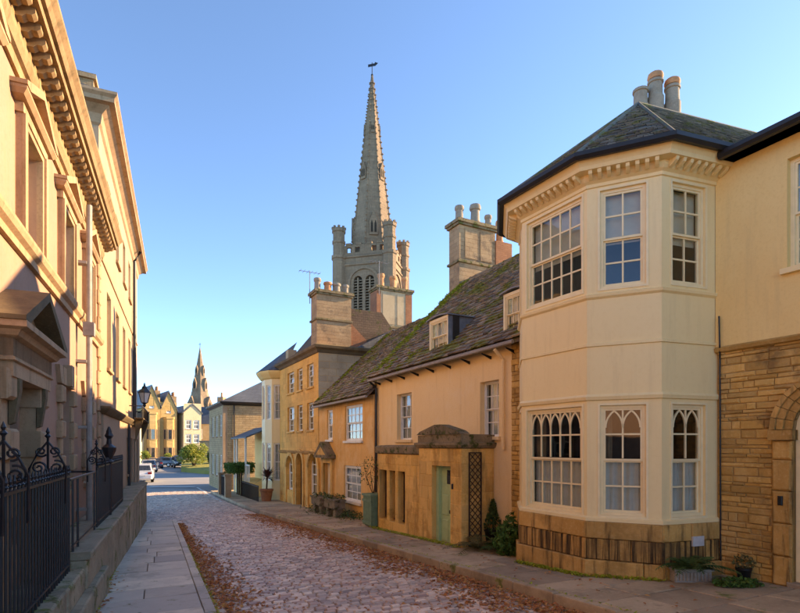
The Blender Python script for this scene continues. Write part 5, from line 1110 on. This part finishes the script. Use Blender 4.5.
for sx, sy_ in ((-1, -1), (1, -1), (1, 1), (-1, 1)):
    tu = part('turret', MB(FC).lathe(sx*H, sy_*H, [(.85, -4), (.85, 14), (.78, 14.3), (.78, 21.4), (.9, 21.5), (.9, 21.8), (.72, 21.9), (.72, 23.2), (.82, 23.3), (.82, 23.5), (.72, 23.55), (.72, 24.5), (.84, 24.6), (.84, 24.95), (.62, 24.95), (.62, 24.6)], 8), M['church'], chh)
    for k in range(8): a = math.pi/8+k*math.pi/4; part('turret_merlon', MB(FC).lathe(sx*H+.7*math.cos(a), sy_*H+.7*math.sin(a), [(.16, 24.94), (.16, 25.2)], 4), M['church'], tu)
zt_ = 44.3; z0s = 21.9; rb = 2.55
sp_ = MB(FC).lathe(0, 0, [(rb/math.cos(math.pi/8), z0s), (.09, zt_)], 8); spo = part('spire', sp_, M['church'], chh)
spo_ang = [2*math.pi*k/8 for k in range(8)]; crp = None
for k in range(8):
    a = spo_ang[k]; mb = MB(FC); r0 = rb/math.cos(math.pi/8); mb.tube([(r0*math.cos(a), r0*math.sin(a), z0s), (.09*math.cos(a), .09*math.sin(a), zt_)], .085, 6, .5); part('rib', mb, M['church'], spo)
    for i in range(30):
        f = (i+.7)/31; rr = (r0+(.09-r0)*f)+.10; z = z0s+(zt_-z0s)*f; s_ = .17*(1-.35*f)
        c_ = MB(FC); c_.lathe(rr*math.cos(a), rr*math.sin(a), [(.02, z-s_*.8), (s_*.75, z-s_*.1), (s_*.8, z+s_*.35), (.03, z+s_*.9)], 5); part('crocket', c_, M['church'], spo)
for (z, hgt, wd, an) in ((24.5, 2.6, .95, 0), (31.5, 1.9, .7, 1), (37.2, 1.2, .45, 0)):
    for k in range(4):
        a = -math.pi/2+math.pi/8+math.pi/2*k+(math.pi/4 if an else 0)-math.pi/8+math.pi/8; r_in = rb*(1-(z-z0s)/(zt_-z0s)); 
        lf = Frame(tuple(FC.w(r_in*math.cos(a), r_in*math.sin(a), 0)[:2]), (0, 0), (0, 0)); wx_, wy_ = FC.w(math.cos(a), math.sin(a), 0)-FC.w(0, 0, 0), None
        n_ = (wx_.x, wx_.y); lf.ex, lf.ey = (-n_[1], n_[0]), (-n_[0], -n_[1]); lf.yaw = 0
        lu = part('lucarne', MB(lf).prism([(-wd/2, z-.2), (wd/2, z-.2), (wd/2, z+hgt*.55), (0, z+hgt), (-wd/2, z+hgt*.55)], -.18, .9), M['church'], spo)
        for sx in (-1, 1): part('lucarne_light', MB(lf).prism([(sx*wd*.2-wd*.12, z+.1), (sx*wd*.2+wd*.12, z+.1), (sx*wd*.2+wd*.12, z+hgt*.42), (sx*wd*.2, z+hgt*.58), (sx*wd*.2-wd*.12, z+hgt*.42)], -.2, -.1), M['dark'], lu) if 0 else None
        mb = MB(lf)
        for sx in (-1, 1): mb.prism([(sx*wd*.22-wd*.13, z+.1), (sx*wd*.22+wd*.13, z+.1), (sx*wd*.22+wd*.13, z+hgt*.42), (sx*wd*.22, z+hgt*.58), (sx*wd*.22-wd*.13, z+hgt*.42)], -.2, -.05)
        o = link('lucarne_light', mb, M['dark'], lu)
part('weathervane', MB(FC).tube([(0, 0, zt_-.2), (0, 0, zt_+1.6)], .05, 6).box(-.5, .35, -.02, .02, zt_+1.15, zt_+1.45).prism([(.35, zt_+1.1), (.75, zt_+1.4), (.35, zt_+1.6)], -.02, .02).lathe(0, 0, [(.02, zt_-.1), (.16, zt_+.1), (.02, zt_+.3)], 8), M['iron'], spo)
part('nave', MB(FC).box(H+.2, 20, -2, 8, -4, 4.2), M['church'], chh); part('nave_roof', MB(FC).prismx([(-2.3, 4.2), (3, 6.0), (8.3, 4.2)], H+.2, 20.3), M['lead'], chh)
# ================================================================== FAR CHURCH, FAR HOUSES
FD = Frame(((200-CX)/F*200, 200), (math.cos(.35), -math.sin(.35)), (math.sin(.35), math.cos(.35)))
fc = thing('distant_church', 'distant broach spired church tower beyond the far rooftops', 'church', FD, 0, 0, -5)
part('tower', MB(FD).box(-4.3, 4.3, -4.3, 4.3, -5, 11.5), M['church'], fc)
part('tower_string', MB(FD).sweep([(-4.3, 4.3), (-4.3, -4.3), (4.3, -4.3), (4.3, 4.3), (-4.3, 4.3)], [(0, 11), (.4, 11.2), (.4, 11.7), (0, 11.9)]), M['church'], fc)
so = part('spire', MB(FD).lathe(0, 0, [(4.9, 11.8), (3.1, 20), (1.6, 28.5), (.12, 37.5)], 8), M['church'], fc)
mb = MB(FD)
for sx in (-1, 1):
    for sy_ in (-1, 1): v0 = len(mb.v); a = [(sx*4.5, sy_*4.5, 11.8), (sx*.8, sy_*4.6, 11.8), (sx*4.6, sy_*.8, 11.8), (sx*1.9, sy_*1.9, 20.5)]; [mb.p(*q) for q in a]; mb.f += [[v0, v0+1, v0+3], [v0, v0+3, v0+2], [v0+1, v0+2, v0+3], [v0, v0+2, v0+1]]
part('broach', mb, M['church'], so)
for z, wd, h, rr in ((13, 2.4, 5.5, 4.4), (21.5, 1.5, 4.2, 2.7), (27.5, 1.0, 3, 1.7)):
    for k in range(4):
        a = math.pi/2*k-math.pi/2; n_ = FD.w(math.cos(a), math.sin(a), 0)-FD.w(0, 0, 0); o_ = FD.w(rr*math.cos(a), rr*math.sin(a), 0); lf = Frame((o_.x, o_.y), (-n_.y, n_.x), (-n_.x, -n_.y))
        lu = part('lucarne', MB(lf).prism([(-wd/2, z-1), (wd/2, z-1), (wd/2, z+h*.5), (0, z+h), (-wd/2, z+h*.5)], -.3, 2.5), M['church'], so)
        part('lucarne_light', MB(lf).prism([(-wd*.25, z), (wd*.25, z), (wd*.25, z+h*.4), (0, z+h*.6), (-wd*.25, z+h*.4)], -.36, -.25), M['dark'], lu)
part('cross', MB(FD).tube([(0, 0, 37.3), (0, 0, 39.4)], .1, 5).tube([(-.6, 0, 38.7), (.6, 0, 38.7)], .09, 5), M['iron'], so)
def px2(px, Y): return (px-CX)/F*Y
def zz(py, Y): return (HY-py)/F*Y
def gabled(name, label, pa, pb, peak, eave, Y, depth, m, baywin=True, group='gabled houses at the end of the street', yawd=.65):
    x0, x1 = px2(pa, Y), px2(pb, Y); xm = (x0+x1)/2; wd = (x1-x0)/2; fr = Frame((xm, Y), (math.cos(yawd), math.sin(yawd)), (-math.sin(yawd), math.cos(yawd)))
    zp_, ze_ = zz(peak, Y), zz(eave, Y); rt = thing(name, label, 'house', fr, 0, 0, -3.2, group)
    hs = [(-wd*.55, wd*.55, -2.4, -.4), (-wd*.28, wd*.28, ze_-.4, ze_+1.3)] if baywin else [(sx*wd*.45-.5, sx*wd*.45+.5, z_, z_+1.6) for sx in (-1, 1) for z_ in (-2.2, .3, 2.8)]
    mb = MB(fr).wall(-wd, wd, -3.5, ze_+1.5, 0, hs, .2); f = 1-1.5/(zp_-ze_)
    part('wall', mb, m, rt)
    part('gable', MB(fr).prism([(-wd*1.0, ze_+.02), (wd*1.0, ze_+.02), (0, zp_)], .03, .25), m, rt)
    part('body', MB(fr).box(-wd, wd, .25, depth, -3.5, ze_), m, rt)
    rf_ = MB(fr)
    for sx in (-1, 1): rf_.prism([(sx*(wd+.25), ze_-.35), (sx*(wd+.25), ze_-.15), (0, zp_+.25), (0, zp_)], -.15, depth)
    r_ = part('roof', rf_, M['blueslate'], rt)
    for q in hs: window(rt, fr, *q, 0, 3, 2, inset=.08, sep=False, opaque=True, fw=.09, bar=.07, sill=M['trim'])
    if baywin:
        Q_ = [(-wd*.62, 0), (-wd*.36, -.8), (wd*.36, -.8), (wd*.62, 0)]
        part('bay', MB(fr).sweep(Q_, [(0, -3.4), (.02, -3.4), (.02, ze_-1.5), (.14, ze_-1.4), (.14, ze_-1.1), (-.3, ze_-1.0)]), m, rt)
        for i in range(3):
            a, b = fr.w(*Q_[i], 0), fr.w(*Q_[i+1], 0); L = math.hypot(b.x-a.x, b.y-a.y); e = ((b.x-a.x)/L, (b.y-a.y)/L); ff = Frame((a.x, a.y), e, (-e[1], e[0]))
            for z0 in (-2.2, .9): part('bay_window', MB(ff).box(L*.12, L*.88, -.06, -.02, z0, z0+1.8), M['pane'], rt); mb = MB(ff); ring(mb, L*.12, L*.88, z0, z0+1.8, -.1, -.03, .09); part('bay_window_frame', mb, M['trim'], rt)
    c_ = part('chimney', MB(fr).box(wd-.2, wd+.7, 3, 4.6, ze_-1, zp_-.4), M['stack'], rt)
    for k in range(3): part('chimney_pot', MB(fr).lathe(wd+.25, 3.3+.5*k, [(.18, zp_-.4), (.15, zp_+.35)], 8), M['pot'], c_)
    return rt
gabled('gabled_house', 'honey stone gabled house with bay beside the wall lantern', 144, 159.5, 386, 406, 88, 14, M['farstone'])
gabled('gabled_house', 'honey stone gabled house with bay in the middle of the far row', 161, 176.5, 392, 411, 90, 14, M['farstone'])
gabled('gabled_house', 'shallow cream gabled house at the right end of the far row', 184, 201, 405, 412, 92, 12, M['farcream'], False)
fq = Frame((px2(140, 86)-2.2, 86), (1, 0), (0, 1)); lh = thing('low_house', 'low pale house with slate roof left of the far gabled row', 'house', fq, 0, 0, -3.2)
part('wall', MB(fq).box(-5, 2.2, 0, 3, -3.5, 3.0), M['farcream'], lh); part('roof', MB(fq).prismx([(-.3, 3.0), (1.5, 5.4), (3.3, 3.0)], -5.2, 2.4), M['browntile'], lh)
for k in range(3): window(lh, fq, -3.8+2*k, -2.9+2*k, -.2, 1.4, -.0, 2, 2, inset=-.06, sep=False, opaque=True, fw=.09, bar=.06)
fq = Frame((px2(207, 105), 105), (1, 0), (0, 1)); lh = thing('rear_terrace', 'dark roofed stone house below the distant spire', 'house', fq, 0, 0, -3.2)
part('wall', MB(fq).box(-9, 9, 0, 8, -3.5, 4.2), M['grey'], lh); part('roof', MB(fq).prismx([(-.3, 4.2), (4, 8.0), (8.3, 4.2)], -9.2, 9.3), M['blueslate'], lh)
for k in range(4): window(lh, fq, -2+2.6*k, -.9+2.6*k, 1.2, 3.2, 0, 2, 2, inset=-.06, sep=False, opaque=True, fw=.1, bar=.07)
cc = part('chimney', MB(fq).box(1, 2.2, 3, 5, 5, 10), M['stack'], lh); part('chimney_pot', MB(fq).lathe(1.6, 4, [(.25, 10), (.2, 11)], 8), M['pot'], cc)
# garden wall and grass bank with the bush
p = at(200, 472, 0); q = at(222, 474, 0)
mb = MB(FW); bank = [(px2(181, 62), 62), (px2(205, 57), 57), (px2(226, 55), 55), (px2(236, 70), 70), (px2(182, 72), 72)]
mb.prismz(bank, -3.4, lambda x, y: -2.95+.06*(y-56)+.02*(x+26)); struct('grass_verge', mb, M['grass'], 'sunlit yellowish grass bank below the roadside bush', 'grass')
gw = thing('garden_wall', 'low stone garden wall behind the roadside bush', 'wall', FW, px2(212, 74), 74, -3.2)
part('wall', MB(FW).box(px2(200, 74), px2(240, 74), 74, 74.5, -3.4, .4), M['coursed'], gw); part('coping', MB(FW).box(px2(200, 74)-.1, px2(240, 74), 73.9, 74.6, .4, .6), M['trough'], gw)
def bush(name, label, px, Y, py0, py1, wpx, n, m, size, trunk=True, group=None, cat='bush'):
    X = px2(px, Y); z0, z1 = zz(py1, Y), zz(py0, Y); rx = wpx/2/F*Y; rz = (z1-z0)/2
    rt = thing(name, label, cat, FW, X, Y, z0-.1, group); mb = MB()
    for k in range(11):
        a = R(0, 6.28); d = R(.1, .62); cz = z0+rz+R(-.5, .55)*rz; b = leaves(ball((X+math.cos(a)*rx*d, Y+math.sin(a)*rx*d, cz+CAMZ), rx*R(.32, .5), rx*R(.32, .5), rz*R(.32, .5), .3, .3, R(0, 6)), n//11, size, .4)
        i = len(mb.v); mb.v += b.v; mb.f += [[j_+i for j_ in f] for f in b.f]
    part('crown', mb, m, rt); t_ = MB(FW)
    for k in range(5): t_.tube([(X+R(-.1, .1), Y+R(-.1, .1), z0-.1), (X+R(-.3, .3)*rx, Y+R(-.3, .3)*rx, z0+rz*.8), (X+R(-.6, .6)*rx, Y+R(-.6, .6)*rx, z0+rz*1.5)], .07, 6, .3)
    part('trunk', t_, M['twig'], rt); return rt
bush('roadside_bush', 'broad yellow green bush on the grass bank by the junction', 194, 63, 441, 467, 33, 6000, M['leafy'], .11)
bush('roadside_bush', 'darker green bush beside the stone house at the grass bank', 212, 66, 449, 470, 20, 3000, M['leafg'], .11)
bush('garden_shrub', 'yellowing shrub before the middle far gabled house', 167, 84, 452, 462, 14, 1200, M['leafy'], .12); bush('garden_shrub', 'yellowing shrub below the wall lantern at the far end', 147, 82, 450, 461, 12, 1200, M['leafy'], .12)
# ================================================================== PARKED CARS
def car(label, px, py, head, paint, Lc=4.2, Wc=1.75, Hc=1.5, Y=None):
    p = gp(px, py, -.105); g = gz(p, -.10); fr = Frame((p[0], p[1]), (math.cos(head), math.sin(head)), (-math.sin(head), math.cos(head)))
    rt = thing('parked_car', label, 'car', fr, 0, 0, g, 'cars parked at the bottom of the street'); w = Wc/2; L = Lc/2
    T = NT('car_paint'); T.b.inputs['Base Color'].default_value = (*paint, 1); T.b.inputs['Roughness'].default_value = .25; T.b.inputs['Coat Weight'].default_value = .6
    sec = [(-L, .32, .62, .8), (-L+.12, .26, .86, .93), (-L+.6, .24, .93, 1), (-L*.1, .24, .95, 1), (L*.4, .24, .92, 1), (L-.5, .24, .82, .98), (L-.12, .26, .70, .92), (L, .34, .58, .8)]
    mb = MB(fr); rings = []
    for x, zb, zt, k in sec: rings.append([mb.p(x, y*w*k, g+z*Hc/1.5) for y, z in ((-.92, zb), (-1, zb+.12), (-1, (zb+zt)/2+.05), (-.93, zt), (.93, zt), (1, (zb+zt)/2+.05), (1, zb+.12), (.92, zb))])
    for a, b in zip(rings, rings[1:]):
        for k in range(8): mb.f.append([a[k], a[(k+1) % 8], b[(k+1) % 8], b[k]])
    mb.f += [rings[0][::-1], rings[-1]]; part('body', mb, T.m, rt, True)
    cab = [(-L+.18, .90, .86), (-L+.55, 1.40, .74), (-.1, 1.5, .74), (.35, 1.46, .74), (L-1.05, .92, .88)]; mb = MB(fr); rr = []
    for x, z, k in cab: rr.append([mb.p(x, -w*k, g+z*Hc/1.5), mb.p(x, w*k, g+z*Hc/1.5)])
    lo = [(mb.p(x, -w*.92, g+.9*Hc/1.5), mb.p(x, w*.92, g+.9*Hc/1.5)) for x, z, k in cab]
    for i in range(4): mb.f += [[rr[i][0], rr[i][1], rr[i+1][1], rr[i+1][0]], [lo[i][0], rr[i][0], rr[i+1][0], lo[i+1][0]], [lo[i][1], lo[i+1][1], rr[i+1][1], rr[i][1]]]
    part('cabin', mb, T.m, rt, True)
    mb = MB(fr); s_ = Hc/1.5
    def gl(a, b, f0=.1, f1=.9, o=.012):
        (x0, z0, k0), (x1, z1, k1) = a, b; q = []
        for x, z, k in ((x0+(x1-x0)*f0, z0+(z1-z0)*f0, k0), (x0+(x1-x0)*f1, z0+(z1-z0)*f1, k1)): q.append((x, z, k))
        mb.face([(q[0][0], -w*q[0][2]*.88, g+q[0][1]*s_+o), (q[0][0], w*q[0][2]*.88, g+q[0][1]*s_+o), (q[1][0], w*q[1][2]*.88, g+q[1][1]*s_+o), (q[1][0], -w*q[1][2]*.88, g+q[1][1]*s_+o)])
    gl(cab[0], cab[1]); gl(cab[3], cab[4]); part('windscreen', mb, M['pane'], rt)
    for sy_ in (-1, 1):
        for (xa, xb) in ((-L+.62, -.08), (.0, .62)): part('side_window', MB(fr).prismz([(xa, sy_*w*.93), (xb, sy_*w*.93), (xb-.03, sy_*w*.935), (xa+.03, sy_*w*.935)], g+.95*s_, g+1.0*s_) if 0 else MB(fr).prism([(xa, g+.96*s_), (xb, g+.96*s_), (xb-.1, g+1.36*s_), (xa+.1, g+1.36*s_)], sy_*w*.90-.02, sy_*w*.90+.02), M['pane'], rt)
        for x in (-L+.8, L-.8):
            wf = Frame(tuple(fr.w(x, sy_*w*.88, 0)[:2]), fr.ex, fr.ey); wh = MB(fr)
            c_ = [(x+.31*math.cos(2*math.pi*k/16), g+.31+.31*math.sin(2*math.pi*k/16)) for k in range(16)]; o = part('wheel', MB(fr).prism(c_, sy_*w*.88-.1, sy_*w*.88+.12*1), M['tyre'], rt)
            c_ = [(x+.2*math.cos(2*math.pi*k/12), g+.31+.2*math.sin(2*math.pi*k/12)) for k in range(12)]; part('rim', MB(fr).prism(c_, sy_*w*.88-.125, sy_*w*.88+.125), M['chrome'], o)
        a, b = sorted((sy_*w*.5, sy_*w*.86)); part('headlight', MB(fr).box(L-.12, L-.02, a, b, g+.56*s_, g+.70*s_), M['lamp'], rt); part('tail_light', MB(fr).box(-L+.02, -L+.12, a, b, g+.66*s_, g+.84*s_), M['redl'], rt)
        part('mirror', MB(fr).cbox(L-1.3, L-1.18, sy_*w*1.0-.1, sy_*w*1.0+.1, g+.92*s_, g+1.06*s_, .02), T.m, rt)
    part('grille', MB(fr).box(L-.05, L+.012, -w*.45, w*.45, g+.5*s_, g+.66*s_), M['black'], rt); part('number_plate', MB(fr).box(L-.03, L+.03, -.26, .26, g+.38*s_, g+.48*s_), M['sign'], rt); part('number_plate', MB(fr).box(-L-.02, -L+.03, -.26, .26, g+.5*s_, g+.6*s_), M['sign'], rt)
    return rt
hd = math.atan2(ld[1], ld[0])
car('white car parked by the townhouse corner', 143.0, 481.5, hd+.02, (.62, .62, .62), Hc=1.6)
car('silver grey car parked behind the white car', 149.5, 471.8, hd, (.30, .31, .33))
car('dark blue hatchback parked before the low pale house', 155.5, 468.2, hd+.1, (.02, .03, .06))
car('grey estate car parked before the far gabled houses', 163, 466.8, hd+1.1, (.10, .11, .12))
car('black four wheel drive parked beside the grass bank', 179.5, 467.6, math.radians(-60), (.012, .012, .014), Lc=4.6, Wc=1.9, Hc=1.75)
# ================================================================== LEAVES, MOSS AND WEEDS ON THE GROUND
def gpoint(s, t, off): return FS.w(t, s, G(s)+off)
def leaf_mesh(gen, n, size):
    mb = MB()
    for _ in range(n):
        p = gen(); a = R(0, 6.28); d = Vector((math.cos(a), math.sin(a), R(-.3, .3))); b = Vector((-math.sin(a), math.cos(a), R(-.3, .3))); L = size*R(.55, 1.3); up_ = Vector((0, 0, L*R(.1, .6))); i = len(mb.v)
        mb.v += [p-d*L, p-d*L*.2+b*L*.62+up_, p+d*L*1.0, p-d*L*.2-b*L*.62+up_*R(.3, 1)]; mb.f += [[i, i+1, i+2], [i, i+2, i+3]]
    return mb
def near_s(a, b): return a+(b-a)*R(0, 1)**1.3
def lgen():
    s = near_s(2.5, 20); k = abs(random.gauss(0, .42))*max(.25, 1.25-.06*s); return gpoint(s, LK(s)+.15+k, -.035)
def rgen():
    s = near_s(1.5, 22); k = abs(random.gauss(0, .5))*(1+.4*math.sin(s*2.3)); return gpoint(s, RK(s)-.10-k, -.035)
def cgen():
    s = R(2, 20); return gpoint(s, R(LK(s), RK(s)), -.03)
def pgen():
    s = near_s(2.5, 11); return gpoint(s, LE(s)+abs(random.gauss(0, .12)), .015)
def rpg():
    s = R(2, 24); return gpoint(s, RK(s)+.2+abs(random.gauss(0, .8)), .085)
def ls(nm, g_, n, sz, label): o = solo(nm, leaf_mesh(g_, n, sz), M['leafa'], label, 'leaves', FW, 0, 0, 0, kind='stuff'); return o
ls('fallen_leaves', lgen, 3600, .038, 'drift of orange fallen leaves along the left kerb'); ls('fallen_leaves', rgen, 6500, .04, 'drift of orange fallen leaves along the right kerb')
ls('fallen_leaves', cgen, 700, .03, 'scattered brown leaves lying over the setts'); ls('fallen_leaves', pgen, 260, .035, 'brown leaves gathered at the plinth foot on the left pavement'); ls('fallen_leaves', rpg, 260, .035, 'few brown leaves on the right pavement flagstones')
def weed(nm, gen, n, size, label, m): solo(nm, leaves(gen, n, size, 1.2), m, label, 'weeds', FW, 0, 0, 0, kind='stuff')
def wl():
    s = R(2.5, S_END-2); return gpoint(s, LE(s)+abs(random.gauss(0, .03)), R(0, .03))
def wk():
    s = R(2.5, 14); return gpoint(s, LK(s)+.14+random.gauss(0, .025), R(-.05, .01))
def wr():
    s = R(1.5, 20); return gpoint(s, RK(s)+.13+random.gauss(0, .03), R(.03, .075))
PL = [FR.w(x, y-.13, 0) for x, y in BP[2:]]
def wb_():
    i = random.choice((0, 0, 1, 2)); f = R(0, 1); p = PL[i].lerp(PL[i+1], f); q = (p.x+R(-.05, .02), p.y-abs(random.gauss(0, .05))); return Vector((q[0], q[1], gz(q, .06)+CAMZ+R(0, .05)))
def wp_():
    x = R(mm0, pcx1); p = FR.w(x, yP1-.03-abs(random.gauss(0, .05)), 0); return Vector((p.x, p.y, gz(p, .06)+CAMZ+R(0, .06)))
def wo_():
    x = R(ox0, ox1); p = FR.w(x, yC-.05-abs(random.gauss(0, .35)), 0); return Vector((p.x, p.y, gz(p, .06)+CAMZ+R(0, .25)))
weed('moss_fringe', wl, 2500, .022, 'moss growing along the plinth foot on the left pavement', M['moss']); weed('moss_fringe', wk, 1800, .016, 'thin moss line beside the left kerb', M['moss']); weed('moss_fringe', wr, 2200, .02, 'moss growing on the right kerb edge', M['moss'])
weed('weeds', wb_, 1500, .024, 'moss and weeds at the foot of the bay plinth', M['moss']); weed('weeds', wp_, 1200, .026, 'moss and weeds below the porch and mullioned window', M['moss']); weed('weeds', wo_, 1600, .04, 'low weeds along the ochre cottage wall', M['leafg'])
